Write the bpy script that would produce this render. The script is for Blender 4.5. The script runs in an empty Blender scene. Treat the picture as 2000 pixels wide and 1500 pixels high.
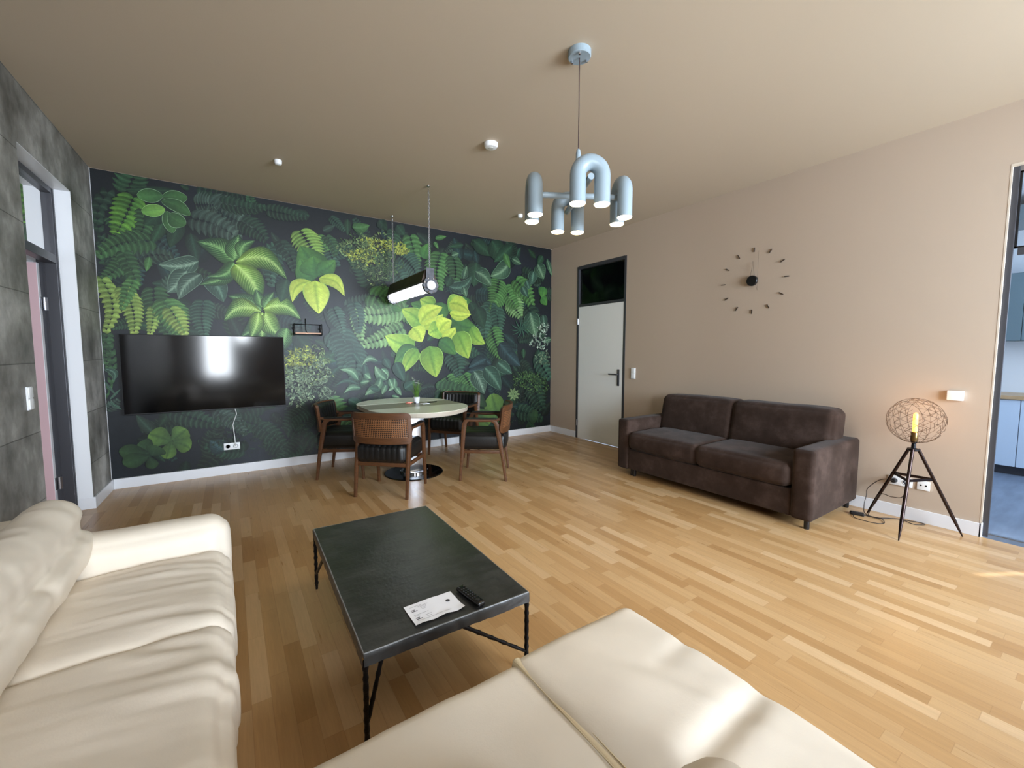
import bpy, bmesh, math, random
from mathutils import Vector, Matrix, noise
PI = math.pi
sc = bpy.context.scene
COL = sc.collection

# ---------------------------------------------------------------- camera
YAW, PITCH, ROLL = 0.5924, -0.0758, 0.0009
cam_d = bpy.data.cameras.new('camera'); cam = bpy.data.objects.new('camera', cam_d); COL.objects.link(cam)
cam_d.sensor_width = 36.0; cam_d.lens = 36.0 * 816.95 / 2000.0; cam_d.clip_start = 0.02
fw = Vector((math.sin(YAW)*math.cos(PITCH), math.cos(YAW)*math.cos(PITCH), math.sin(PITCH)))
rt = Vector((math.cos(YAW), -math.sin(YAW), 0)); up = rt.cross(fw)
r2 = rt*math.cos(ROLL) + up*math.sin(ROLL); u2 = -rt*math.sin(ROLL) + up*math.cos(ROLL)
cm = Matrix((r2, u2, -fw)).transposed().to_4x4(); cm.translation = Vector((-4.4354, -5.4251, 1.3235))
cam.matrix_world = cm
sc.camera = cam
# ---------------------------------------------------------------- exposure and world
sc.view_settings.view_transform = 'Standard'; sc.view_settings.look = 'None'
sc.view_settings.gamma = 1.0; sc.view_settings.use_curve_mapping = False
sc.view_settings.exposure = 0.0
w = bpy.data.worlds.new('sky'); sc.world = w; w.use_nodes = True
w.node_tree.nodes['Background'].inputs[0].default_value = (0.62, 0.78, 1.0, 1)
w.node_tree.nodes['Background'].inputs[1].default_value = 1.0

ROOM_BACK = -7.9          # the window wall behind the camera
def area(name, loc, rot, sx, sy, power, color):
    l = bpy.data.lights.new(name, 'AREA'); l.shape = 'RECTANGLE'; l.size = sx; l.size_y = sy
    l.energy = power; l.color = color
    o = bpy.data.objects.new(name, l); COL.objects.link(o); o.location = loc; o.rotation_euler = rot
    return o
DAY = (0.86, 0.93, 1.0)
# daylight at the windows of the wall behind the camera (light travels towards +y)
area('daylight_balcony_door', (-4.69, ROOM_BACK-0.14, 1.63), (PI/2, 0, 0), 0.60, 1.90, 155, DAY)
area('daylight_side_window', (-4.14, ROOM_BACK-0.14, 2.07), (PI/2, 0, 0), 0.34, 1.02, 60, DAY)
area('daylight_wide_window', (-1.35, ROOM_BACK-0.14, 1.65), (PI/2, 0, 0), 2.2, 1.75, 550, (0.74, 0.865, 1.0))
# daylight in the kitchen, from its own window side
area('daylight_kitchen_window', (1.3, -7.2, 1.9), (PI/2, 0, 0), 1.8, 1.6, 105, (0.62, 0.78, 1.0))
area('bedroom_fill_light', (-7.6, -3.4, 1.6), (PI/2, 0, 0), 1.2, 1.4, 22, (0.85, 0.92, 1.0))  # unseen area light added to give the room beyond door_3 its dim light

sun = bpy.data.lights.new('sun', 'SUN'); sun.energy = 9; sun.angle = math.radians(.5); sun.color = (1, .95, .86)
so = bpy.data.objects.new('sun', sun); COL.objects.link(so)
sdir = Vector((-.87*math.cos(math.radians(27)), .493*math.cos(math.radians(27)), -math.sin(math.radians(27))))
so.rotation_euler = sdir.to_track_quat('-Z', 'Y').to_euler(); so.location = (6, -9, 5)
# ---------------------------------------------------------------- materials
def s2l(c):
    return tuple(((v/255)/12.92 if v/255 <= 0.04045 else (((v/255)+0.055)/1.055)**2.4) for v in c)
MATS = {}
def mat(name, rgb, rough=0.5, metal=0.0, spec=0.5, bump=0, bscale=50, var=0.0, vscale=4, stretch=(1, 1, 1), emit=None, estr=0, coat=0, sheen=0, trans=0, alpha=1):
    m = bpy.data.materials.new(name); m.use_nodes = True; MATS[name] = m
    nt = m.node_tree; b = nt.nodes['Principled BSDF']
    col = s2l(rgb)
    b.inputs['Base Color'].default_value = (*col, 1); b.inputs['Roughness'].default_value = rough
    b.inputs['Metallic'].default_value = metal; b.inputs['Specular IOR Level'].default_value = spec
    b.inputs['Coat Weight'].default_value = coat; b.inputs['Sheen Weight'].default_value = sheen
    b.inputs['Transmission Weight'].default_value = trans
    if emit: b.inputs['Emission Color'].default_value = (*s2l(emit), 1); b.inputs['Emission Strength'].default_value = estr
    if bump or var:
        tc = nt.nodes.new('ShaderNodeTexCoord'); mp = nt.nodes.new('ShaderNodeMapping'); mp.inputs['Scale'].default_value = stretch
        nt.links.new(tc.outputs['Object'], mp.inputs['Vector'])
    if bump:
        n = nt.nodes.new('ShaderNodeTexNoise'); n.inputs['Scale'].default_value = bscale; n.inputs['Detail'].default_value = 4
        bp = nt.nodes.new('ShaderNodeBump'); bp.inputs['Strength'].default_value = bump; bp.inputs['Distance'].default_value = 0.01
        nt.links.new(mp.outputs[0], n.inputs['Vector']); nt.links.new(n.outputs[0], bp.inputs['Height']); nt.links.new(bp.outputs[0], b.inputs['Normal'])
    if var:
        n = nt.nodes.new('ShaderNodeTexNoise'); n.inputs['Scale'].default_value = vscale; n.inputs['Detail'].default_value = 5
        cr = nt.nodes.new('ShaderNodeValToRGB')
        cr.color_ramp.elements[0].position = 0.3; cr.color_ramp.elements[1].position = 0.7
        cr.color_ramp.elements[0].color = (*[c*(1-var) for c in col], 1); cr.color_ramp.elements[1].color = (*[min(1, c*(1+var)) for c in col], 1)
        nt.links.new(mp.outputs[0], n.inputs['Vector']); nt.links.new(n.outputs[0], cr.inputs[0]); nt.links.new(cr.outputs[0], b.inputs['Base Color'])
    return m

class NT:
    """small helper for node graphs of maths"""
    def __init__(s, m): s.m = m; s.nt = m.node_tree; s.b = s.nt.nodes['Principled BSDF']
    def n(s, t): return s.nt.nodes.new('ShaderNode'+t)
    def val(s, x, inp):
        if hasattr(x, 'node'): s.nt.links.new(x, inp)
        else: inp.default_value = x
    def ma(s, op, a, b=0.0, c=0.0):
        n = s.n('Math'); n.operation = op; s.val(a, n.inputs[0]); s.val(b, n.inputs[1]); s.val(c, n.inputs[2]); return n.outputs[0]
    def obj(s):
        tc = s.n('TexCoord'); sp = s.n('SeparateXYZ'); s.nt.links.new(tc.outputs['Object'], sp.inputs[0]); return sp.outputs
    def comb(s, x, y, z):
        n = s.n('CombineXYZ'); s.val(x, n.inputs[0]); s.val(y, n.inputs[1]); s.val(z, n.inputs[2]); return n.outputs[0]
    def white(s, v):
        n = s.n('TexWhiteNoise'); n.noise_dimensions = '3D'; s.nt.links.new(v, n.inputs['Vector']); return n.outputs['Value']
    def noise(s, v, scale, detail=4, rough=.5):
        n = s.n('TexNoise'); s.nt.links.new(v, n.inputs['Vector']); n.inputs['Scale'].default_value = scale; n.inputs['Detail'].default_value = detail; n.inputs['Roughness'].default_value = rough; return n.outputs[0]
    def ramp(s, f, stops):
        n = s.n('ValToRGB'); s.nt.links.new(f, n.inputs[0]); e = n.color_ramp.elements
        while len(e) < len(stops): e.new(0.5)
        for q, (p, c) in zip(e, stops): q.position = p; q.color = (*s2l(c), 1)
        return n.outputs[0]
    def mix(s, f, a, b, mode='MIX'):
        n = s.n('Mix'); n.data_type = 'RGBA'; n.blend_type = mode; s.val(f, n.inputs[0]); s.val(a, n.inputs[6]); s.val(b, n.inputs[7]); return n.outputs[2]
    def bump(s, h, strength=.3, dist=.01):
        n = s.n('Bump'); n.inputs['Strength'].default_value = strength; n.inputs['Distance'].default_value = dist; s.nt.links.new(h, n.inputs['Height']); s.nt.links.new(n.outputs[0], s.b.inputs['Normal'])

def parquet(name, tones, W=0.066, Lg=0.46, grout=0.0012, along='y', rough=0.3):
    m = mat(name, (200, 160, 110), rough); g = NT(m); x, y, z = g.obj()
    u, v = (x, y) if along == 'y' else (y, x)
    ru = g.ma('DIVIDE', u, W); row = g.ma('FLOOR', ru)
    off = g.white(g.comb(row, 3.7, 0.2)); yy = g.ma('MULTIPLY_ADD', off, 7.3, v)
    ln = g.ma('MULTIPLY_ADD', g.white(g.comb(row, 9.1, 5.5)), 0.16, Lg-0.08)
    cv = g.ma('DIVIDE', yy, ln); col = g.ma('FLOOR', cv)
    rnd = g.white(g.comb(row, col, 1.3))
    base = g.ramp(rnd, tones)
    st = g.comb(g.ma('MULTIPLY', u, 38), g.ma('MULTIPLY', v, 2.2), g.ma('MULTIPLY', rnd, 30))
    gr = g.noise(st, 1.0, 6, .6)
    st2 = g.comb(g.ma('MULTIPLY', u, 160), g.ma('MULTIPLY', v, 9), g.ma('MULTIPLY', rnd, 30))
    gr2 = g.noise(st2, 1.0, 3, .6)
    k = g.ma('MULTIPLY_ADD', g.ma('SUBTRACT', gr, .5), .30, 1.0); k = g.ma('MULTIPLY_ADD', g.ma('SUBTRACT', gr2, .5), .26, k)
    kc = g.comb(k, k, k)
    c = g.mix(1.0, base, kc, 'MULTIPLY')
    fu = g.ma('FRACT', ru); ed = g.ma('MULTIPLY', g.ma('MINIMUM', fu, g.ma('SUBTRACT', 1.0, fu)), W)
    fv = g.ma('FRACT', cv); ev = g.ma('MULTIPLY', g.ma('MINIMUM', fv, g.ma('SUBTRACT', 1.0, fv)), Lg)
    e = g.ma('LESS_THAN', g.ma('MINIMUM', ed, ev), grout)
    c = g.mix(g.ma('MULTIPLY', e, .22), c, (*s2l((110, 70, 35)), 1))
    g.nt.links.new(c, g.b.inputs['Base Color'])
    rr = g.ma('MULTIPLY_ADD', gr, .14, rough-.07); g.nt.links.new(rr, g.b.inputs['Roughness'])
    g.b.inputs['Specular IOR Level'].default_value = .5
    return m

FLOORM = parquet('beech_laminate', [(0, (170, 130, 84)), (.25, (181, 142, 95)), (.5, (188, 150, 104)), (.8, (194, 158, 113)), (1, (204, 171, 130))])
PAINT = mat('taupe_paint', (187, 168, 149), .62, bump=.05, bscale=180)
CEILM = mat('taupe_ceiling_paint', (189, 173, 151), .7, bump=.03, bscale=120)
WHITE = mat('white_paint', (232, 233, 236), .35)
BOARD = mat('white_lacquered_board', (228, 229, 233), .3)
DGREY = mat('dark_grey_steel', (72, 72, 77), .38, metal=.3)
CREAMR = mat('cream_reveal_paint', (206, 192, 174), .6)
SLAB = mat('light_grey_door_laminate', (238, 237, 234), .36)
PLAST = mat('white_plastic', (238, 239, 240), .3)
DARKPL = mat('dark_plastic', (22, 22, 25), .35)
CHROME = mat('chrome', (215, 216, 220), .08, metal=1)
BRUSH = mat('brushed_steel', (180, 180, 184), .28, metal=1)
BLKMET = mat('black_iron', (24, 24, 27), .38, metal=.6, bump=.25, bscale=120)
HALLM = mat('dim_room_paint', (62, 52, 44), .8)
BEDM = mat('bedroom_tan_paint', (128, 104, 82), .8, var=.12, vscale=3)
PINK = mat('rose_door_laminate', (222, 186, 190), .4)
def concrete():
    m = mat('concrete_panel', (100, 97, 92), .55); g = NT(m); x, y, z = g.obj()
    v = g.comb(g.ma('MULTIPLY', y, 1.1), g.ma('MULTIPLY', x, 1.0), g.ma('MULTIPLY', z, 1.0))
    a = g.noise(v, 2.6, 8, .62); v2 = g.comb(g.ma('MULTIPLY', y, 3.2), x, g.ma('MULTIPLY', z, 1.8)); b = g.noise(v2, 1.6, 6, .6)
    f = g.ma('MULTIPLY_ADD', b, .45, g.ma('MULTIPLY', a, .6))
    c = g.ramp(f, [(.37, (84, 82, 77)), (.46, (114, 112, 107)), (.55, (142, 140, 135)), (.68, (190, 188, 184))])
    zz = g.ma('DIVIDE', g.ma('ADD', g.ma('SUBTRACT', z, .38), g.ma('MULTIPLY', g.ma('SUBTRACT', g.noise(v2, .7, 2), .5), .01)), .4355)
    fr = g.ma('FRACT', g.ma('ADD', zz, 10.0)); row = g.ma('FLOOR', zz)
    d = g.ma('MULTIPLY', g.ma('MINIMUM', fr, g.ma('SUBTRACT', 1.0, fr)), .4355)
    tone = g.ma('MULTIPLY_ADD', g.white(g.comb(row, 4.0, 1.0)), .22, .88); tc = g.comb(tone, tone, tone); c = g.mix(1.0, c, tc, 'MULTIPLY')
    j = g.ma('LESS_THAN', d, .003); c = g.mix(g.ma('MULTIPLY', j, .6), c, (*s2l((45, 43, 40)), 1))
    g.nt.links.new(c, g.b.inputs['Base Color'])
    h = g.ma('MULTIPLY_ADD', j, -.8, g.ma('MULTIPLY', f, .6)); g.bump(h, .35, .01)
    return m
CONC = concrete()
def glassm(name='window_glass', tint=(1, 1, 1)):
    m = bpy.data.materials.new(name); m.use_nodes = True; nt = m.node_tree; nt.nodes.clear()
    o = nt.nodes.new('ShaderNodeOutputMaterial'); t = nt.nodes.new('ShaderNodeBsdfTransparent'); g = nt.nodes.new('ShaderNodeBsdfGlossy')
    g.inputs['Roughness'].default_value = .02; t.inputs[0].default_value = (*tint, 1)
    fr = nt.nodes.new('ShaderNodeFresnel'); fr.inputs[0].default_value = 1.5; mx = nt.nodes.new('ShaderNodeMixShader')
    nt.links.new(fr.outputs[0], mx.inputs[0]); nt.links.new(t.outputs[0], mx.inputs[1]); nt.links.new(g.outputs[0], mx.inputs[2]); nt.links.new(mx.outputs[0], o.inputs[0])
    return m
GLASS = glassm()

# ---------------------------------------------------------------- mesh helpers
class MB:
    def __init__(s): s.v = []; s.f = []; s.m = []; s.cur = 0
    def add(s, vs, fs):
        o = len(s.v); s.v += [tuple(v) for v in vs]; s.f += [tuple(i+o for i in f) for f in fs]; s.m += [s.cur]*len(fs); return s
    def box(s, x0, x1, y0, y1, z0, z1, bev=0, T=None):
        bm = bmesh.new(); bmesh.ops.create_cube(bm, size=1)
        for v in bm.verts: v.co = ((x0+x1)/2+v.co.x*(x1-x0), (y0+y1)/2+v.co.y*(y1-y0), (z0+z1)/2+v.co.z*(z1-z0))
        if bev: bmesh.ops.bevel(bm, geom=list(bm.edges), offset=bev, segments=2, affect='EDGES', profile=.6)
        bm.normal_update(); bm.verts.index_update()
        s.add([(T(v.co) if T else v.co) for v in bm.verts], [[v.index for v in f.verts] for f in bm.faces]); bm.free(); return s
    def tube(s, pts, r, n=12, cap=True, closed=False):
        pts = [Vector(p) for p in pts]; N = len(pts); rs = r if isinstance(r, (list, tuple)) else [r]*N
        vs = []; fs = []; prev = None
        for i, p in enumerate(pts):
            a = pts[i-1] if (i > 0 or closed) else p; b = pts[(i+1) % N] if (i < N-1 or closed) else p
            t = (b-a).normalized()
            if prev is None:
                q = Vector((0, 0, 1)) if abs(t.z) < .9 else Vector((1, 0, 0)); u = t.cross(q).normalized()
            else: u = (prev - t*prev.dot(t)).normalized()
            prev = u; w_ = t.cross(u)
            for k in range(n):
                an = 2*PI*k/n; vs.append(p+(u*math.cos(an)+w_*math.sin(an))*rs[i])
        M = N if closed else N-1
        for i in range(M):
            for k in range(n):
                a = i*n+k; b = i*n+(k+1) % n; c = ((i+1) % N)*n+(k+1) % n; d = ((i+1) % N)*n+k; fs.append((a, b, c, d))
        if cap and not closed: fs.append(tuple(range(n-1, -1, -1))); fs.append(tuple(range((N-1)*n, N*n)))
        return s.add(vs, fs)
    def lathe(s, prof, cx=0, cy=0, n=32, z0=0, T=None):
        vs = []; fs = []
        for r, z in prof:
            for k in range(n):
                a = 2*PI*k/n; v = Vector((cx+r*math.cos(a), cy+r*math.sin(a), z0+z)); vs.append(T(v) if T else v)
        for i in range(len(prof)-1):
            for k in range(n): fs.append((i*n+k, i*n+(k+1) % n, (i+1)*n+(k+1) % n, (i+1)*n+k))
        if prof[0][0] > 1e-6: fs.append(tuple(range(n-1, -1, -1)))
        if prof[-1][0] > 1e-6: fs.append(tuple(range((len(prof)-1)*n, len(prof)*n)))
        return s.add(vs, fs)
    def prism(s, pts, z0, z1, T=None):
        n = len(pts); vs = [Vector((x, y, z0)) for x, y in pts]+[Vector((x, y, z1)) for x, y in pts]
        if T: vs = [T(v) for v in vs]
        return s.add(vs, [tuple(range(n-1, -1, -1)), tuple(range(n, 2*n))]+[(i, (i+1) % n, n+(i+1) % n, n+i) for i in range(n)])
    def grid(s, fn, nu, nv, flip=False):
        vs = [fn(i/nu, j/nv) for j in range(nv+1) for i in range(nu+1)]; fs = []
        for j in range(nv):
            for i in range(nu):
                a = j*(nu+1)+i; q = (a, a+1, a+nu+2, a+nu+1); fs.append(q[::-1] if flip else q)
        return s.add(vs, fs)
    def soft(s, x0, x1, y0, y1, z0, z1, r=.05, n=(16, 16, 6), puff=0, disp=None, T=None):
        """rounded cushion block; disp(p, nrm) gives a push along the normal"""
        A = Vector(((x1-x0)/2, (y1-y0)/2, (z1-z0)/2)); C = Vector(((x0+x1)/2, (y0+y1)/2, (z0+z1)/2)); key = {}; V = []; F = []
        r = min(r, A.x, A.y, A.z)
        def cs(k, m, a):
            b = 4; t = k/m   # denser towards the edges
            e = r/(a) if a > 0 else 0; q = 2*t-1; e = min(e, .5)
            nb = max(2, min(m//3, 4)); i = k
            if i <= nb: return -1+e*(1-math.cos(PI/2*i/nb)) if False else -1+e*i/nb
            if i >= m-nb: return 1-e*(m-i)/nb
            return (-1+e)+(2-2*e)*(i-nb)/(m-2*nb)
        def vert(p):
            k = (round(p[0], 6), round(p[1], 6), round(p[2], 6))
            if k in key: return key[k]
            q = Vector((p[0]*A.x, p[1]*A.y, p[2]*A.z)); inn = Vector([max(-(A[i]-r), min(A[i]-r, q[i])) for i in range(3)])
            d = q-inn
            if d.length < 1e-9: d = Vector((0, 0, 1))
            d.normalize(); w_ = inn+d*r
            if puff:
                px, py, pz = p; f = (1-px*px)*(1-py*py) if abs(d.z) > .5 else ((1-py*py)*(1-pz*pz) if abs(d.x) > .5 else (1-px*px)*(1-pz*pz))
                w_ = w_+d*puff*max(0, f)**.6
            w_ = w_+C
            if disp: w_ = w_+d*disp(w_, d)
            key[k] = len(V); V.append(T(w_) if T else w_); return key[k]
        nx, ny, nz = n
        for (ax, bx, cx, na, nb_) in ((0, 1, 2, nx, ny), (1, 2, 0, ny, nz), (2, 0, 1, nz, nx)):
            for sg in (-1, 1):
                for i in range(na):
                    for j in range(nb_):
                        q = []
                        for (ii, jj) in ((i, j), (i+1, j), (i+1, j+1), (i, j+1)):
                            p = [0, 0, 0]; p[ax] = cs(ii, na, A[ax]); p[bx] = cs(jj, nb_, A[bx]); p[cx] = sg; q.append(vert(p))
                        F.append(q if sg > 0 else q[::-1])
        return s.add(V, F)
    def build(s, name, m, parent=None, smooth=False, ang=None):
        me = bpy.data.meshes.new(name); me.from_pydata(s.v, [], s.f); ms = m if isinstance(m, (list, tuple)) else [m]
        for q in ms: me.materials.append(q)
        if len(ms) > 1: me.polygons.foreach_set('material_index', s.m)
        me.update()
        if smooth or ang:
            me.polygons.foreach_set('use_smooth', [True]*len(me.polygons))
            if ang: me.set_sharp_from_angle(angle=math.radians(ang))
        o = bpy.data.objects.new(name, me); COL.objects.link(o)
        if parent: o.parent = parent
        return o
def tag(o, label=None, cat=None, group=None, kind=None):
    if label: o['label'] = label
    if cat: o['category'] = cat
    if group: o['group'] = group
    if kind: o['kind'] = kind
    return o
def empty(name, loc=(0, 0, 0), rz=0, **k):
    o = bpy.data.objects.new(name, None); COL.objects.link(o); o.location = loc; o.rotation_euler = (0, 0, rz); o.empty_display_size = .1
    return tag(o, **k)
def S(o): o['kind'] = 'structure'; return o
def copy_thing(root):
    r = root.copy(); COL.objects.link(r)
    for ch in list(root.children):
        c = ch.copy(); COL.objects.link(c); c.parent = r
        for g in ch.children:
            d = g.copy(); COL.objects.link(d); d.parent = c
    return r

# ================================================================ ROOM SHELL
H = 3.0; LX = -5.43; TH = 0.021934
LD = Vector((-math.sin(TH), -math.cos(TH), 0)); LN = Vector((math.cos(TH), -math.sin(TH), 0))
def LW(s, t, z): return Vector((LX, 0, 0)) + LD*s - LN*t + Vector((0, 0, z))      # left wall: along, depth into the wall, height
TL = lambda v: LW(v.x, v.y, v.z)
S(MB().box(-8.9, 0.0, ROOM_BACK-.3, 0, -.06, 0).build('floor', FLOORM))
S(MB().box(-5.75, 0.0, ROOM_BACK-.3, .0, H, H+.08).build('ceiling', CEILM))
wb = S(MB().box(-5.75, .25, .012, .25, -.06, H+.08).build('wall_back', PAINT))
# right wall with the two openings
DY0, DY1, DZ = -.620, -1.568, 2.611
KY0, KY1, KZ = -4.884, -5.84, 2.580
m = MB()
for y0, y1, z0, z1 in ((DY0, .012, -.06, H), (DY1, DY0, DZ, H), (KY0, DY1, -.06, H), (KY1, KY0, KZ, H), (ROOM_BACK-.3, KY1, -.06, H)):
    m.box(0, .22, y0, y1, z0, z1)
wr = S(m.build('wall_right', PAINT))
# left wall with its opening
SA, SB, LZ = .575, 1.53, 2.606; LTH = .27
m = MB()
for s0, s1, z0, z1 in ((-.02, SA, -.06, H), (SA, SB, LZ, H), (SB, 8.2, -.06, H)): m.box(s0, s1, 0, LTH, z0, z1, T=TL)
wl = S(m.build('wall_left', CONC))
m = MB()   # white lining of the opening
m.box(SA-.002, SA+.004, .001, LTH+.002, 0, LZ, T=TL); m.box(SB-.004, SB+.002, .001, LTH+.002, 0, LZ, T=TL); m.box(SA, SB, .001, LTH+.002, LZ-.004, LZ+.002, T=TL)
S(m.build('reveal', WHITE, wl))
# window wall behind the camera
m = MB(); yb0, yb1 = ROOM_BACK-.3, ROOM_BACK
xs = [(-5.9, -5.0, 0, H), (-5.0, -4.38, 0, .66), (-5.0, -4.38, 2.6, H), (-4.38, -4.32, 0, H), (-4.32, -3.96, 0, 1.55), (-4.32, -3.96, 2.6, H), (-3.96, -2.5, 0, H), (-2.5, -.2, 0, .75), (-2.5, -.2, 2.55, H), (-.2, .22, 0, H)]
for x0, x1, z0, z1 in xs: m.box(x0, x1, yb0, yb1, z0, z1)
S(m.build('wall_front', PAINT))
for i, (x0, x1, z0, z1, mull) in enumerate(((-5.0, -4.38, .66, 2.6, []), (-4.32, -3.96, 1.55, 2.6, []), (-2.5, -.2, .75, 2.55, [-1.35]))):
    r = S(empty('window_%d' % (i+1), (0, 0, 0)))
    f = MB(); y0, y1 = ROOM_BACK-.1, ROOM_BACK-.04
    for a, b in [(x0, x0+.05), (x1-.05, x1)]+[(q-.03, q+.03) for q in mull]: f.box(a, b, y0, y1, z0, z1)
    f.box(x0, x1, y0, y1, z0, z0+.05); f.box(x0, x1, y0, y1, z1-.05, z1); S(f.build('window_frame', WHITE, r))
    S(MB().box(x0+.05, x1-.05, y0+.02, y0+.03, z0+.05, z1-.05).build('window_pane', GLASS, r))
# baseboards
bh = .098
m = MB(); m.box(-5.415, -.004, -.014, .012, 0, bh, bev=.002); S(m.build('baseboard_back', BOARD))
m = MB(); m.box(-.014, 0, DY0+.002, -.014, 0, bh, bev=.002); m.box(-.014, 0, KY0-.002, DY1-.002, 0, bh, bev=.002); m.box(-.014, .035, KY0-.005, KY0+.009, 0, bh, bev=.002); S(m.build('baseboard_right', BOARD))
m = MB(); m.box(.0, SA-.002, -.014, 0, 0, bh, bev=.002, T=TL); m.box(SA-.012, SA+.008, -.014, .098, 0, bh, bev=.002, T=TL); m.box(SB+.002, 8.0, -.014, 0, 0, bh, bev=.002, T=TL); S(m.build('baseboard_left', BOARD))

# ---------------------------------------------------------------- door_1 : white door with dark transom in the right wall
d1 = S(empty('door_1', (0, DY0, 0)))
def R1(v): return Vector((v.x, v.y-DY0, v.z))
m = MB()
for a in ((-.004, .09, DY0-.034, DY0+.004, 0, DZ), (-.004, .09, DY1-.004, DY1+.034, 0, DZ), (-.004, .09, DY1+.03, DY0-.03, DZ-.042, DZ+.004), (.0, .09, DY1+.03, DY0-.03, 2.008, 2.045)): m.box(*a, bev=.002, T=R1)
S(m.build('door_frame', DGREY, d1))
m = MB().box(-.002, .04, DY1+.036, DY0-.04, .008, 2.006, bev=.003, T=R1); S(m.build('door_panel', SLAB, d1))
m = MB().box(.03, .036, DY1+.03, DY0-.03, 2.04, DZ-.04, T=R1); S(m.build('transom_pane', GLASS, d1))
for z in (1.79, .24):
    m = MB().tube([R1(Vector((-.012, DY0-.030, z-.045))), R1(Vector((-.012, DY0-.030, z+.045)))], .009, 12); m.box(-.008, .004, DY0-.052, DY0-.020, z-.04, z+.04, T=R1); S(m.build('door_hinge', BRUSH, d1, ang=40))
m = MB().box(-.010, -.002, -1.485, -1.447, .86, 1.09, bev=.003, T=R1)
m.tube([R1(Vector((-.008, -1.466, 1.02))), R1(Vector((-.055, -1.466, 1.02)))], .010, 12)
m.tube([R1(Vector(p)) for p in ((-.055, -1.475, 1.02), (-.057, -1.44, 1.02), (-.055, -1.33, 1.02))], .0095, 12)
m.tube([R1(Vector((-.008, -1.466, .93))), R1(Vector((-.014, -1.466, .93)))], .009, 12)
S(m.build('door_handle', DGREY, d1, ang=40))
# the unlit room behind it
def shell(name, x0, x1, y0, y1, z0, z1, mt, skip=(), t=.05):
    m = MB()
    if 'x0' not in skip: m.box(x0-t, x0, y0-t, y1+t, z0-t, z1+t)
    if 'x1' not in skip: m.box(x1, x1+t, y0-t, y1+t, z0-t, z1+t)
    if 'y0' not in skip: m.box(x0, x1, y0-t, y0, z0-t, z1+t)
    if 'y1' not in skip: m.box(x0, x1, y1, y1+t, z0-t, z1+t)
    if 'z0' not in skip: m.box(x0, x1, y0, y1, z0-t, z0)
    if 'z1' not in skip: m.box(x0, x1, y0, y1, z1, z1+t)
    return S(m.build(name, mt))
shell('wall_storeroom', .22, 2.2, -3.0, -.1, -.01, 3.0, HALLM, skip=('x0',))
m = MB().box(1.2, 1.9, -.9, -.16, 0, 2.45); S(m.build('trim_1', mat('brown_cupboard_laminate', (96, 62, 34), .6, var=.3, vscale=5)))

# ---------------------------------------------------------------- door_2 : open doorway to the kitchen
d2 = S(empty('door_2', (0, KY0, 0)))
m = MB(); fx0, fx1 = .03, .052
for a in ((fx0, fx1, KY0-.032, KY0+.004, 0, KZ), (fx0, fx1, KY1-.004, KY1+.06, 0, KZ), (fx0, fx1, KY1+.05, KY0-.05, KZ-.034, KZ+.002), (fx0, fx1, KY1+.05, KY0-.05, 1.985, 2.035)): m.box(*a, bev=.003, T=lambda v: Vector((v.x, v.y-KY0, v.z)))
S(m.build('door_frame', DGREY, d2))
m = MB()
y0, y1, z0, z1 = KY1+.06, KY0-.032, 2.035, KZ-.034
for a in ((.04, .06, y1-.012, y1, z0, z1), (.04, .06, y0, y1, z0, z0+.010), (.04, .06, y0, y1, z1-.010, z1)): m.box(*a, T=lambda v: Vector((v.x, v.y-KY0, v.z)))
S(m.build('window_seal', DARKPL, d2))
S(MB().box(.047, .053, y0, y1-.01, z0+.01, z1-.01, T=lambda v: Vector((v.x, v.y-KY0, v.z))).build('transom_pane', GLASS, d2))
m = MB(); m.box(.001, .03, KY0-.001, KY0+.007, bh, KZ+.008); m.box(-.001, .03, KY1-.006, KY0+.006, KZ-.002, KZ+.012); m.box(-.0015, .006, KY0-.001, KY0+.007, bh, KZ+.008); S(m.build('trim_2', CREAMR))
m = MB().box(.10, .135, KY1, KY0, -.002, .006, bev=.002); S(m.build('trim_3', BRUSH))
# kitchen beyond
KFLOOR = mat('grey_blue_floor_tile', (120, 132, 150), .35, var=.18, vscale=3, stretch=(1, 5, 1))
KCEIL = mat('kitchen_white_paint', (226, 232, 238), .6)
S(MB().box(.10, 3.25, -7.5, -3.2, -.06, -.001).build('floor_kitchen', KFLOOR))
shell('wall_kitchen', .22, 3.14, -7.4, -3.4, 0, 3.0, KCEIL, skip=('x0', 'z0', 'x1'))
m = MB(); sy = -7.225      # unseen outer kitchen wall, with a slit added to shape the sun streak
for a in ((-7.45, sy-.03, -.05, 3.05), (sy+.03, -3.35, -.05, 3.05), (sy-.03, sy+.03, -.05, 1.5), (sy-.03, sy+.03, 2.33, 3.05)): m.box(3.14, 3.19, *a)
S(m.build('wall_kitchen_outer', KCEIL))
KF = 2.53
r = empty('kitchen_base_cabinet', (KF, -4.75, 0), label='pale blue-white kitchen base cabinet below the wooden worktop, seen through the doorway', cat='cabinet')
def TK(v): return Vector((v.x-KF, v.y+4.75, v.z))
CABM = mat('pale_blue_cabinet_front', (205, 222, 240), .35)
MB().box(KF+.02, 3.13, -5.39, -4.21, .10, .82, T=TK).build('cabinet_body', KCEIL, r)
MB().box(KF+.06, 3.10, -5.39, -4.21, 0, .10, T=TK).build('plinth', DGREY, r)
for y0, y1 in ((-5.385, -4.782), (-4.776, -4.215)): MB().box(KF, KF+.02, y0, y1, .095, .815, bev=.002, T=TK).build('cabinet_door', CABM, r)
tag(MB().box(KF-.02, 3.135, -5.4, -4.2, .822, .862, bev=.003).build('worktop', mat('oak_worktop', (196, 164, 124), .4, var=.15, vscale=6, stretch=(6, 1, 1))), 'wooden kitchen worktop edge above the pale blue-white cabinet fronts', 'worktop')
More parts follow.
